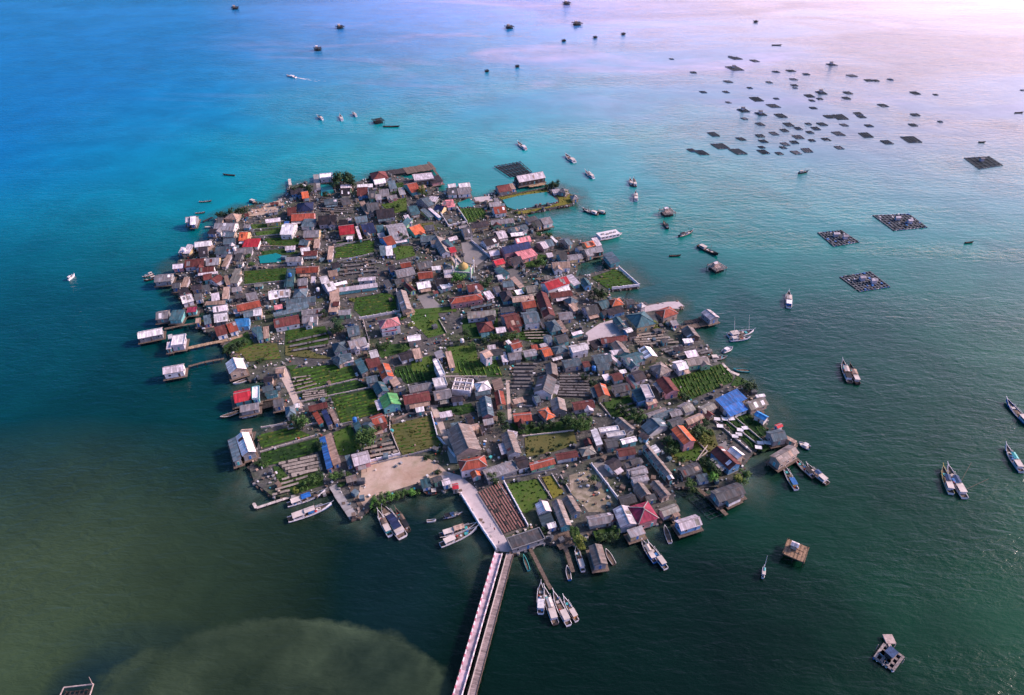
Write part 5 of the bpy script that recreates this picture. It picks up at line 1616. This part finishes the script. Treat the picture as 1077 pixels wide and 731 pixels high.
bt('Q', 672, 112, 744, 338, 'f', 'd', "white edged dark fishing boat, second from the left of four at the thin jetty", grp=G1)
bt('Q', 728, 138, 828, 345, 'f', 'b', "blue decked fishing boat, third from the left of four at the thin jetty", grp=G1)
bt('Q', 792, 166, 878, 318, 'f', 'b', "boat with an orange deck box, rightmost of four at the thin jetty", cab=plain_mat("orange_box_paint", (.62, .27, .07), .6), grp=G1)
bt('O', 978, 116, 1062, 270, 'f', 'b', "white boat with a blue deck just left of the dark pair at the east corner", cab=M_yelp, grp=G1)
bt('K', 808, 612, 930, 732, 'f', 'd', "dark and white fishing boat moored at the weathered brown corner house", grp=G1)
bt('K', 885, 652, 1020, 772, 'f', 'd', "dark fishing boat lying outside the one at the weathered brown corner house", beam=2.8, grp=G1)
bt('K', 838, 510, 908, 546, 's', 'B', "small blue motor boat right of the weathered brown corner house", beam=3.0)
bt('K', 425, 48, 530, 60, 'c', 'T', "turquoise canoe off the tip of the green corner field", beam=2.2)
tm = bt('G', 1032, 468, 872, 498, 'f', 'w', "white fishing boat with two very tall masts off the east shore", beam=4.2, grp=G1)
for x in (-3.5, 4.5): q = MB(); q.cyl((x, 0, .5), (x - 3.0, -1.0, 12.5), .11, .06, 6); q.build("mast", M_trim, tm)
bt('G', 1012, 508, 884, 526, 'f', 'b', "white and blue boat lying alongside the twin-masted white boat", beam=2.4, grp=G1)
bt('G', 862, 632, 758, 642, 'f', 'd', "grey boat moored at the dark decks of the east shore", beam=2.6, cab=M_lconc, grp=G1)
bt('G', 902, 568, 840, 598, 's', 'r', "small pinkish motor boat near the dark decks of the east shore", beam=2.8)
bt('h', 415, 44, 416, 140, 'f', 'w', "lone white boat pointing away in open water east of the island", beam=3.6, cab=M_bluep, grp=G1)
bt('h', 752, 478, 800, 612, 'f', 'd', "dark and white boat, left of a pair in open water to the east", grp=G1)
bt('h', 798, 502, 852, 622, 'f', 'k', "dark boat, right of a pair in open water to the east", cab=M_lconc, grp=G1)
bt('g', 562, 306, 618, 474, 'f', 'y', "yellow-edged white boat, left of a pair in open water to the south-east", grp=G1)
fb = bt('g', 592, 300, 704, 502, 'f', 'b', "blue and white boat, right of a pair in open water to the south-east", grp=G1)
q = MB(); q.bar((-1, -1, 2), (9, -9, 2.6), .12); q.bar((-5, -1, 2), (1, -12, 2.4), .12); q.build("outrigger_pole", M_wood, fb)
bt('g', 958, 172, 1062, 338, 'f', 'b', "white and blue boat near the right edge, below another one", grp=G1)
add_boat((1058, 421), (1084, 449), 'f', 'B', "blue and white boat cut by the right edge of the view", grp=G1)
bt('i', 86, 58, 140, 104, 'f', 'w', "white boat with a raised bow directly behind the net pens", grp=G1)
bt('i', 386, 136, 446, 184, 'f', 'w', "white boat with a raised bow off to the right behind the net pens", beam=4.2, grp=G1)
bt('i', 510, 240, 566, 284, 'f', 'w', "narrow white boat in open water right of the teal pond spit", grp=G1)
bt('i', 792, 288, 806, 330, 'f', 'd', "dark boat, left of two side by side far off the north-east shore", grp=G1)
bt('i', 814, 288, 828, 336, 'f', 'd', "dark boat, right of two side by side far off the north-east shore", grp=G1)
bt('i', 828, 372, 832, 428, 'f', 'w', "small white boat just below two dark boats off the north-east shore", grp=G1)
bt('i', 495, 478, 592, 512, 'f', 'd', "white and dark boat, left half of a touching pair below the pond spit", grp=G1)
bt('i', 562, 490, 640, 506, 'f', 'k', "dark boat, right half of a touching pair below the pond spit", cab=M_whitep, grp=G1)
bt('H', 68, 352, 186, 318, 'c', 'd', "dark canoe at the left end of the floating deck below the crimson waterside roof", beam=2.2)
bt('H', 190, 352, 300, 326, 'c', 'w', "white canoe along the floating deck below the crimson waterside roof", beam=2.0)
bt('H', 150, 140, 255, 108, 'c', 'w', "white canoe lying below the large white gabled house on the west shore", beam=2.0)
bt('D', 62, 128, 128, 108, 'f', 'd', "dark boat moored outermost at the far western tip", cab=M_lconc, grp=G1)
bt('D', 68, 150, 150, 132, 'f', 'k', "black boat moored beside the mid grey stilt house at the western tip", cab=M_wood, grp=G1)
bt('D', 400, 455, 450, 430, 'f', 'd', "small dark boat in the inlet between the upper west jetties", cab=M_lconc, grp=G1)
def barge():
    a, b = at(*tpx(T_['i'], 578, 662), .8), at(*tpx(T_['i'], 742, 630), .8); d = b - a; c = (a + b) / 2; L = d.length; r = empty("passenger_barge", (c.x, c.y, 0), math.atan2(d.y, d.x))
    tag(r, "big white barge with a flat white roof moored on the north-east side", "barge")
    hm, dk, rg = hull_mesh(L, 7.5, .5, None); hm.build("hull", [M_whitep] * 3, r); dk.build("deck", M_lconc, r)
    q = MB(); q.box((-.6, 0, 1.5), (L * .72, 5.6, 1.9)); s = q.build("superstructure", M_whitep, r)
    for k in range(5):
        q = MB(); q.box((-L * .3 + k * L * .14, -2.83, 1.7), (L * .09, .06, .7)); q.build("window", M_glass, s)
    q = MB(); q.box((-.6, 0, 2.55), (L * .76, 6.2, .16)); ro = q.build("roof", M_whitep, r)
    for k in range(4): q = MB(); q.box((-L * .25 + k * L * .15, rnd.uniform(-1.5, 1.5), 2.95), (1.6, 1.0, .6)); q.build("roof_box", M_conc, ro)
barge()
SM = [((431, 0), )]
for u, v, a, typ, pal, L, lb in ((75, 291.5, 1.5, 'f', 'w', 6, "small white boat alone in the open sea to the far left"), (210.5, 223.5, .3, 'c', 'd', 6, "tiny dark canoe beside the lone sea hut"), (216, 211.5, .2, 'c', 'd', 8, "small grey boat in open water above the lone sea hut"),
        (240.5, 183.5, 2.9, 'c', 'k', 10, "low dark canoe in open water left of the north tip"), (269, 213, -.5, 'f', 'k', 11, "black boat lying by the sandy north-west beach"), (336.5, 123.8, 2.2, 'f', 'w', 12, "white boat, leftmost of three specks behind the north tip"),
        (358.7, 124, 1.9, 'f', 'w', 15, "white boat, middle of three specks behind the north tip"), (372.7, 120.5, 2.1, 'f', 'w', 11, "white boat, rightmost of three specks behind the north tip"), (411.7, 132.6, .05, 'c', 'k', 14, "thin dark canoe right of the dark fishing platform behind the island"),
        (700, 236.5, 1.7, 'f', 'k', 10, "dark boat just below the upper pale fishing platform"), (721.5, 245.8, .6, 'f', 'd', 12, "white and dark boat in open water right of the pale fishing platforms"), (744.5, 263, -.9, 'f', 'k', 15, "dark boat just above the lower pale fishing platform"),
        (710, 268.5, .1, 'c', 'k', 7, "tiny dark canoe between the two pale fishing platforms"), (845, 181, .4, 'f', 'k', 9, "small black boat below the floating cage field"), (1019.5, 254.6, .2, 'c', 'k', 6, "tiny black canoe right of the large fish cages"),
        (1033, 149, .1, 'c', 'k', 6, "tiny black canoe above the blue fish cage on the right"), (817, 47, .1, 'c', 'k', 12, "thin dark canoe at the top beyond the cage field"), (1072, 118, .2, 'c', 'k', 9, "small dark canoe at the right edge above the blue fish cage"),
        (803, 601.5, 1.2, 'f', 'w', 5, "small white boat with a single tall mast near the bamboo platform")):
    p = at(u, v, .5); r = None
    du = at(u + 1, v, .5) - p; sc_ = 1.0
    d = Vector((math.cos(a), math.sin(a), 0)) * L / 2
    # build straight from world ends
    r = add_boat(wpx(p + d), wpx(p - d), typ, pal, lb, cab=M_lconc if pal in 'kd' else None)
    if u == 803: q = MB(); q.cyl((0, 0, .5), (1.2, .4, 8.0), .09, .06, 6); q.build("mast", M_trim, r)
sb = add_boat((301, 78.6), (311, 81.2), 's', 'w', "white speedboat trailing a wake across the blue water behind the island", beam=3.2)
# ------------------------------------------------------------------ floating fish cages
M_frame = plain_mat("weathered_raft_timber", (.16, .17, .19), 0.85, 0.5, 0.7)
M_framed = plain_mat("dark_raft_timber", (.055, .075, .09), 0.85, 0.5, 0.7)
def cage(c4, nx, ny, label, hut=0, grp="floating fish cages in the open bay", beam=.55, mat=None, z=.35):
    P = [Vector((p.x, p.y, 0)) for p in c4]; o = sum(P, Vector()) / 4; P = [p - o for p in P]; r = empty("fish_cage", (o.x, o.y, 0)); tag(r, label, "fish cage", grp)
    S = lambda a, b: P[0].lerp(P[1], a).lerp(P[3].lerp(P[2], a), b)
    up = Vector((0, 0, z)); jit = lambda: Vector((0, 0, rnd.uniform(-.06, .06)))
    for k in range(nx + 1):
        mb = MB(); mb.bar(S(k / nx, -.02) + up + jit(), S(k / nx, 1.02) + up + jit(), beam, .22); mb.build("walkway_beam", mat or M_frame, r)
    for k in range(ny + 1):
        mb = MB(); mb.bar(S(-.02, k / ny) + up * .7 + jit(), S(1.02, k / ny) + up * .7 + jit(), beam, .22); mb.build("cross_beam", mat or M_frame, r)
    nb = MB()
    for i in range(nx):
        for j in range(ny):
            e = .06; q = [S((i + e) / nx, (j + e) / ny), S((i + 1 - e) / nx, (j + e) / ny), S((i + 1 - e) / nx, (j + 1 - e) / ny), S((i + e) / nx, (j + 1 - e) / ny)]
            f = [p + Vector((0, 0, .12)) for p in q]; m = sum(f, Vector()) / 4 - Vector((0, 0, .06))
            for a in range(4):
                t = [f[a], f[(a + 1) % 4], m]
                if (t[1] - t[0]).cross(t[2] - t[0]).z < 0: t = t[::-1]
                nb.face(t)
    n = nb.build("net", M_net, r); n["kind"] = "stuff"
    fb = MB()
    for k in range(nx * 2 + 1):
        for b in (0, 1):
            q = S(k / (nx * 2), b); fb.cyl(q + Vector((-.35, 0, .16)), q + Vector((.35, 0, .16)), .32, .32, 6, rnd.choice([0, 0, 1, 2]))
    fl = fb.build("float_drums", [M_bluep, M_whitep, M_black], r); fl["kind"] = "stuff"
    if nx >= 8:
        cb = MB()
        for k in range(60):
            q = S(rnd.random(), rnd.random()); w_ = rnd.uniform(.4, 1.5); cb.box(q + Vector((0, 0, .55)), (w_, w_ * rnd.uniform(.3, 1), rnd.uniform(.2, .5)), rnd.choice([0, 0, 0, 3, 3, 2, 1, 0, 3]), rnd.uniform(0, 3))
        for k in range(14):
            q = S(rnd.random(), rnd.random()); cb.bar(q + Vector((0, 0, .5)), q + Vector((rnd.uniform(-5, 5), rnd.uniform(-5, 5), .62)), .14, .14, 0)
        cg = cb.build("net_gear", [M_frame, M_whitep, M_bluep, M_net], r); cg["kind"] = "stuff"
    for k in range(hut):
        q = S(.45 + .22 * k, .40 + .25 * k); mb = MB(); mb.box(q + Vector((0, 0, 1.5)), (2.6, 2.1, 2.0)); h = mb.build("hut", WM['L'], r)
        rb, _ = roof_mesh('g', 3.3, 2.8, 0, .8, "roof", None); rr = rb.build("roof", [RM['L' if nx >= 8 else 'G'], M_wood], h, q + Vector((0, 0, 2.5)))
    return r
def quad(t, *xy, z=0.0): return [at(*tpx(TILE[t], xy[i], xy[i + 1]), z) for i in range(0, len(xy), 2)]
cage(quad('e', 470, 132, 690, 122, 805, 205, 600, 226), 9, 8, "largest grey fish cage with two pale huts, topmost of three big cages", 2)
cage(quad('e', 122, 240, 268, 226, 378, 298, 222, 326), 8, 7, "big fish cage with a small hut, leftmost of three big cages", 2)
cage(quad('e', 262, 520, 448, 486, 572, 580, 385, 610), 9, 8, "big fish cage with two white huts, lowest of three big cages", 2)
cage([at(u, v) for u, v in ((1014.5, 166.5), (1040, 165), (1054, 174), (1030, 178))], 5, 4, "teal fish cage with a white hut near the right edge", 1, mat=M_framed)
CAGES = {'c': "500 128 90,470 117 32,620 144 60,495 192 115,755 213 50,848 207 60,945 228 45,865 260 50,712 279 42,870 298 45,875 315 30,453 275 60,590 315 35,440 340 45,455 406 35,632 386 90,757 382 35,738 428 90,1040 345 72,965 365 68,1030 383 40,980 394 40,990 441 50,550 457 80,660 479 75,785 490 80,556 508 45,655 543 60,835 546 70,958 541 40,1045 543 70,895 570 55,1005 570 60,808 582 55,968 594 50,742 602 60,655 616 55,895 624 75,675 650 60,535 636 65,870 657 55,980 645 45,812 668 60,665 688 45,800 690 45,362 607 75,405 682 115,515 716 115,285 722 95,225 708 62,675 717 80,775 727 50,880 722 70,950 708 75,98 133 30,235 217 42,297 341 45",
         'd': "268 108 70,395 178 70,500 207 55,545 208 45,637 202 40,793 287 65,921 297 32,370 286 60,360 319 55,590 365 70,793 424 60,780 488 58,950 467 30,250 436 70,320 438 105,435 418 60,455 436 60,345 488 55,502 493 55,310 543 85,483 552 90,615 597 80,768 580 130,232 579 60,314 631 60,1470 270 30"}
CREC = []
for t, s in CAGES.items():
    for ent in s.split(','):
        x, y, ww = [float(q) for q in ent.split()]; hh = ww * (.16 + .00022 * y) * rnd.uniform(.9, 1.2); sk = rnd.uniform(.36, .5)
        a = (x - ww / 2, y - hh * .42); b = (x + ww * (.5 - sk), y - hh * .5 - ww * .0); c = (x + ww / 2, y + hh * .42); d = (x - ww * (.5 - sk), y + hh * .5)
        big = ww > 100; n = 4 if big else 3 if ww > 68 else 2
        u, v = tpx(TILE[t], x, y)
        r = cage(quad(t, *a, *b, *c, *d), n, 3 if big else 2 if ww > 45 else 1, None, 1 if ww > 60 and rnd.random() < .22 else 0, mat=rnd.choice([M_framed, M_framed, M_frame]), beam=rnd.uniform(.5, .9))
        CREC.append(dict(root=r, label=None, u=u, v=v, look={True: 'large dark', False: 'small dark'}[ww > 84 or (ww > 62 and ww <= 62)] + ' fish cage' if ww > 84 or ww < 46 else 'mid-sized dark fish cage'))
CMARK = [(945, 236, "the largest big cage"), (880, 253, "the leftmost big cage"), (1034, 172, "the teal cage"), (929, 111, "the cross-shaped cage"), (883, 123, "the clustered cage"), (958, 147, "the far-right grey raft"), (549, 155, "the white boat behind the net pens"),
         (767, 118, "the comb-shaped cage"), (773, 72, "the topmost long raft"), (795, 105, "the rhombus cage"), (763, 158, "the double long raft"), (735, 160, "the raft with a white tip"), (850, 158, "the lowest dark raft"), (838, 72, "the top middle rafts"), (905, 83, "the upper right raft"), (820, 130, "the cage field's middle"), (700, 60, "the top left rafts")]
SPECIAL = {('d', 590): "dark cross-shaped cage cluster standing out on the right of the cage field", ('d', 320): "clustered wide teal cage in the centre right of the cage field", ('d', 768): "widest grey raft at the lower right of the cage field", ('c', 550): "comb-shaped dark cage with upright posts on the left of the cage field",
           ('c', 495): "long sharp raft near the top left of the cage field", ('c', 405): "left half of the double long raft at the lower left of the cage field", ('c', 515): "right half of the double long raft at the lower left of the cage field"}
keys = [(t, float(e.split()[0])) for t, s in CAGES.items() for e in s.split(',')]
for k, r in zip(keys, CREC):
    if k in SPECIAL: r['label'] = SPECIAL[k]
relate(CREC, CMARK[:1] + CMARK[2:14] + CMARK[14:15])
for r in CREC: r['root']['label'] = r['label']
# net pens beside the lilac shed, and the net stakes by the jetty
pen = cage(quad('C', 362, 96, 520, 68, 592, 132, 458, 160), 7, 3, "big dark net pen with raised walkways beside the lilac shed", 0, None, mat=M_framed, z=1.2); pen["category"] = "net pen"
st = empty("net_stakes", at(*tpx(T_['O'], 500, 385), 0)); tag(st, "grid of dark stakes and lines in the water beside the south-east jetty", "net stakes")
o = st.location.copy()
for k in range(7):
    p = at(*tpx(T_['O'], 385 + k * 22, 325 + k * 22), .3) - o; q = at(*tpx(T_['O'], 510 + k * 16, 318 + k * 18), .3) - o; q = at(*tpx(T_['O'], 470 + k * 25, 300 + k * 19), .3) - o
    mb = MB(); mb.bar(p, q, .12); mb.build("rope_line", M_framed, st)
    for f in (0, .33, .66, 1):
        c = p.lerp(q, f); mb = MB(); mb.cyl((c.x, c.y, -2), (c.x, c.y, .8), .09, .08, 5); mb.build("stake", M_framed, st)
for k in range(4):
    p = at(*tpx(T_['O'], 385 + k * 28, 325 - k * 8), .34) - o; q = at(*tpx(T_['O'], 515 + k * 36, 455 - k * 12), .34) - o; mb = MB(); mb.bar(p, q, .12); mb.build("rope_line", M_framed, st)

# ------------------------------------------------------------------ stilt fishing platforms (bamboo lift-net stages)
def platform(u, v, wpxs, label, mat, hut=True, rz=.4, h=2.4, net=True, fill=.5):
    p = at(u, v, h); s = (at(u + wpxs / 2, v, h) - at(u - wpxs / 2, v, h)).length / 1.25; r = empty("fishing_platform", (p.x, p.y, 0), rz); tag(r, label, "fishing platform", "stilt fishing platforms in the bay")
    a = s / 2; n = max(5, min(14, int(s / 1.1)))
    for k in range(n + 1):
        x = -a + s * k / n
        mb = MB(); mb.bar((x, -a * rnd.uniform(1, 1.1), h + rnd.uniform(-.06, .06)), (x, a * rnd.uniform(1, 1.1), h + rnd.uniform(-.06, .06)), .26); mb.build("floor_pole", mat, r)
    for k in range(6):
        y = -a + s * k / 5; mb = MB(); mb.bar((-a * 1.06, y, h - .22), (a * 1.06, y, h - .22), .22); mb.build("cross_pole", mat, r)
    for x in (-1, 0, 1):
        for y in (-1, 0, 1):
            mb = MB(); mb.cyl((x * a * 1.05, y * a * 1.05, -3), (x * a * .92, y * a * .92, h + (1.0 if x and y else 0)), .16, .14, 6); mb.build("stilt", M_dwood, r)
    for s2 in (-1, 1):
        mb = MB(); mb.bar((-a, s2 * a, -.5), (a, -s2 * a * .1 + s2 * a * .9, h - .3), .16); mb.build("brace", M_dwood, r)
    mb = MB(); mb.box((0, 0, h + .0), (s * fill, s * fill, .1)); mb.build("floor", mat, r)
    if hut:
        b = MB(); b.box((-a * .25, a * .2, h + 1.05), (s * .28, s * .24, 1.8)); hb = b.build("hut", WM['N'], r)
        rb, _ = roof_mesh('g', s * .36, s * .32, 0, .7, "roof", None); rb.build("roof", [RM['N'] if mat is M_bamboo else RM['L'], M_wood], hb, (-a * .25, a * .2, h + 2.0))
    if net:
        mb = MB(); mb.box((0, 0, .35), (s * .8, s * .8, .5)); nn = mb.build("net", M_net, r); nn["kind"] = "stuff"
    mb = MB(); mb.bar((-a * .7, 0, h + .9), (a * .7, 0, h + .9), .28); mb.build("net_roller", mat, r)
    return r
M_palebam = plain_mat("pale_bamboo", (.46, .36, .33), 0.8, 0.4, 0.8)
platform(837, 579, 27, "square brown bamboo fishing platform with a small hut at the lower right", plain_mat("brown_bamboo", (.27, .175, .115), .8, .6, 1.5, vary=.45), True, -.55, 2.6, False, 1.0)
platform(702, 222, 16, "pale round-looking fishing platform, upper of two north-east of the island", M_palebam, True, .3)
platform(754, 280, 18, "pale fishing platform, lower of two north-east of the island", M_palebam, True, .5)
platform(397.5, 126, 13, "dark fishing platform closest behind the island", M_dwood, False, .5)
platform(334, 50.5, 9.5, "dark fishing platform at the top left, lower of two", M_dwood, True, .3)
platform(357.5, 27.5, 9, "dark fishing platform at the top left, upper of two", M_dwood, True, .6)
platform(247, 7.5, 8.5, "dark fishing platform at the very top, farthest left", M_dwood, True, .2)
platform(535.7, 27.5, 10, "dark fishing platform at the top centre, left of the widest one", M_dwood, True, .4)
platform(607, 24, 11, "widest dark fishing platform at the top centre", M_dwood, True, .3)
platform(596, 2.5, 9, "dark fishing platform at the top centre touching the upper edge", M_dwood, True, .3)
for u, v, lb in ((512, 74, "tiny dark stake raft, lowest left of the specks at the top centre"), (544, 69, "tiny dark stake raft right of the lowest left speck"), (593, 42, "tiny dark stake raft below the widest dark platform"), (626, 38.5, "tiny dark stake raft right of the widest dark platform"), (655.6, 35, "tiny dark stake raft farthest right at the top centre"), (795, 22, "tiny dark stake raft at the top above the cage field")):
    platform(u, v, 4.5, lb, M_dwood, False, .3, 1.5)
kk = cage(quad('k', 415, 352, 532, 430, 470, 515, 355, 436), 3, 3, "timber raft with a dark blue-roofed hut at the bottom right", 0, None, beam=.8, mat=plain_mat("pale_raft_planks", (.30, .255, .25), .8, .6, 1.5), z=.9)
q = MB(); q.box((.2, .3, 2.0), (2.6, 2.2, 2.0), 0, .6); hb_ = q.build("hut", WM['K'], kk); q = MB(); q.box((.2, .3, 3.06), (3.2, 2.7, .12), 0, .6); q.build("roof", M_tarpd, hb_)
for xx, yy in ((-3, -2.5), (3, -2), (2.6, 2.8), (-2.8, 2.6)): q = MB(); q.cyl((xx, yy, .5), (xx, yy, 3.0), .12, .1, 6); q.build("post", M_palebam, kk); q = MB(); q.box((-1.6, .9, 1.3), (1.6, 1.3, .6), 0, .6); q.box((-.9, -1.6, 1.2), (1.2, .9, .5), 0, .6); q.build("crate", M_whitep, kk)
q = MB(); q.box((2.5, 5.6, .9), (3.0, 3.0, .5)); q.box((1.8, 3.8, .9), (.9, 2.4, .3)); q.build("side_float", M_palebam, kk)
pf = platform(77, 738, 29, "timber stage with a pale rim cut by the bottom left edge", M_dwood, False, .1, 2.0, True, .7)
q = MB(); q.bar((-4.1, 4.2, 2.5), (4.1, 4.4, 2.5), .3); q.bar((4.1, 4.4, 2.5), (4.6, -4, 2.5), .25); q.bar((-4.1, 4.2, 2.5), (-4.4, -4, 2.5), .25); q.build("rim_rail", M_palebam, pf)
q = MB(); q.cyl((3.9, 4.2, 2), (3.5, 5.2, 5.2), .14, .08, 6); q.build("post", M_palebam, pf)
# wake of the speedboat: foam lying on the water
fm = MB()
for k in range(34):
    f = k / 34; side_ = (k % 2) * 2 - 1; p = at(311.5 + 34 * f, 81.6 + 5.4 * f + side_ * 1.1 * f, .03)
    if rnd.random() > f * .8: fm.box((p.x, p.y, .015), (rnd.uniform(1.5, 3.0), rnd.uniform(.4, 1.2) * (1.2 - f), .03), 0, -.2)
tag(fm.build("wake_foam", M_whitep), kind="structure")

# ------------------------------------------------------------------ people on the bridge road
def person(x, y, label, c, rz, t='M', z=GZ + .35):
    p = at(*tpx(T_[t], x, y), z); r = empty("person", p, rz); tag(r, label, "person")
    J = [(0, 0, .95), (0, 0, 1.2), (0, 0, 1.45), (0, .01, 1.56), (0, .02, 1.70), (.10, 0, .9), (.11, .03, .5), (.10, 0, .06), (.10, .16, .03), (-.10, 0, .9), (-.11, -.05, .5), (-.12, -.16, .06), (-.12, 0, .03), (.2, 0, 1.42), (.26, -.03, 1.14), (.26, .1, .9), (-.2, 0, 1.42), (-.26, .03, 1.14), (-.26, .16, .92)]
    E = [(0, 1), (1, 2), (2, 3), (3, 4), (0, 5), (5, 6), (6, 7), (7, 8), (0, 9), (9, 10), (10, 11), (11, 12), (2, 13), (13, 14), (14, 15), (2, 16), (16, 17), (17, 18)]
    Rd = [.15, .14, .13, .06, .11, .09, .065, .045, .04, .09, .065, .045, .04, .06, .045, .04, .06, .045, .04]
    me = bpy.data.meshes.new("body"); me.from_pydata(J, E, []); b = NB("clothes_" + label.split()[2]); s = b.n('SeparateXYZ'); tcx = b.n('TexCoord'); b.l(tcx.outputs['Object'], s.inputs[0])
    b.out(b.ramp(b.mapr(s.outputs[2], 0, 1.8), [(0, (.06, .06, .08)), (.52, c), (.82, (.30, .17, .11))], 'CONSTANT'), .8); me.materials.append(b.mat)
    o = link("body", me, r); m = o.modifiers.new("skin", 'SKIN'); o.modifiers.new("sub", 'SUBSURF').levels = 1
    sk = me.skin_vertices[0].data
    for k, q in enumerate(Rd): sk[k].radius = (q, q)
    sk[0].use_root = True
    hr = MB(); hr.cyl((0, -.01, 1.72), (0, -.01, 1.80), .115, .10, 10); hr.cyl((0, -.01, 1.80), (0, -.01, 1.84), .10, .03, 10); hr.build("hair", M_black, r)
person(865, 492, "person in dark blue clothes walking near the mouth of the bridge", (.05, .06, .16), .3)
person(812, 384, "person in white shirt walking on the road above the bridge", (.6, .58, .56), 2.6)
person(838, 408, "person in dark red shirt walking beside the one in white", (.32, .06, .06), 2.8)

person(137, 662, "person in dark clothes standing at the left parapet of the pink causeway", (.04, .05, .06), 1.2, 'Q', BZ)
person(290, 290, "person in pale blue shirt walking along the middle of the pink causeway", (.25, .35, .5), 0.3, 'Q', BZ)
# ------------------------------------------------------------------ water tanks on the roofs and yards, loose yard goods
for (t, x, y, z, m, lb) in (('A', 635, 605, 5, M_whitep, "white water tank on the north-west shore roofs"), ('A', 320, 612, 4, M_whitep, "white water tank at the western tip huts"), ('F', 985, 695, 4.5, M_bluep, "bright blue round water tank beside the eastern rack yard"),
        ('E', 204, 200, 4, M_whitep, "white water tank left of the joined white blocks"), ('H', 915, 360, 4, M_bluep, "blue water tank behind the teal slope in the western gardens"), ('F', 155, 522, 3, M_whitep, "white water tank by the central green field"), ('D', 985, 108, 5, M_bluep, "pale blue water tank beside the tall teal roof on the west side")):
    p = at(*tpx(T_[t], x, y), GZ + z); r = empty("water_tank", (p.x, p.y, GZ)); tag(r, lb, "water tank")
    me = U_tank.mesh("tank", m); o = link("tank", me, r, (0, 0, z - 1.4)); o.scale = (1.5, 1.5, 1.3)
    for s in ((-.6, -.6), (.6, -.6), (.6, .6), (-.6, .6)): q = MB(); q.bar((s[0], s[1], 0), (s[0], s[1], z - 1.4), .14); q.build("leg", M_wood, r)
grid = {}
for i, pl in enumerate(HPOLY + ROADPOLY):
    xs = [p[0] for p in pl]; ys = [p[1] for p in pl]
    for gx in range(int(min(xs) // 10), int(max(xs) // 10) + 1):
        for gy in range(int(min(ys) // 10), int(max(ys) // 10) + 1): grid.setdefault((gx, gy), []).append(pl)
FP = [f[0] for f in FIELDS if len(f[0]) > 2]
lx = [p.x for p in LANDW]; ly = [p.y for p in LANDW]; LW2 = [(p.x, p.y) for p in LANDW]
cm = [WM['W'], WM['G'], WM['N'], M_wood, RM['S'], RM['D'], RM['N'], M_bluep, M_tealp, M_conc, RM['R']]
yb = MB(); cnt = 0; rc = random.Random(99)
YARDS = [[(p.x, p.y) for p in (at(*tpx(T_[t], xy[i], xy[i + 1]), GZ) for i in range(0, len(xy), 2))] for t, *xy in (('M', 0, 60, 0, -60, 400, -60, 500, 0, 360, 110, 60, 200), ('M', 735, 165, 875, 105, 1050, 395, 905, 440), ('J', 5, 15, 120, 15, 110, 170, -10, 170), ('J', 285, 95, 480, 90, 480, 225, 280, 225), ('H', 430, 645, 700, 590, 725, 690, 515, 730))]
while cnt < 6000:
    q = (rc.uniform(min(lx), max(lx)), rc.uniform(min(ly), max(ly)))
    if not inpoly(q, LW2) or any(inpoly(q, pl) for pl in grid.get((int(q[0] // 10), int(q[1] // 10)), ())):
        cnt += .05; continue
    if any(inpoly(q, f) for f in FP) and rc.random() < .97: cnt += .05; continue
    if any(inpoly(q, f) for f in YARDS) and rc.random() < .93: cnt += .05; continue
    s = rc.uniform(.2, .9); h = rc.uniform(.15, .8); m = rc.choice([0, 0, 1, 2, 3, 3, 3, 4, 5, 6, 9, 9, 3, 0, 5, rc.choice([7, 8, 10, 0])])
    if rc.random() < .07: s = rc.uniform(1.2, 2.0); h = rc.uniform(1.2, 1.9); m = rc.choice([4, 5, 5, 5, 3, 3])
    yb.box((q[0], q[1], GZ + h / 2 + .2), (s, s * rc.uniform(.5, 1.6), h), m, rc.uniform(0, 3), False); cnt += 1
tag(yb.build("yard_clutter", cm), kind="stuff")
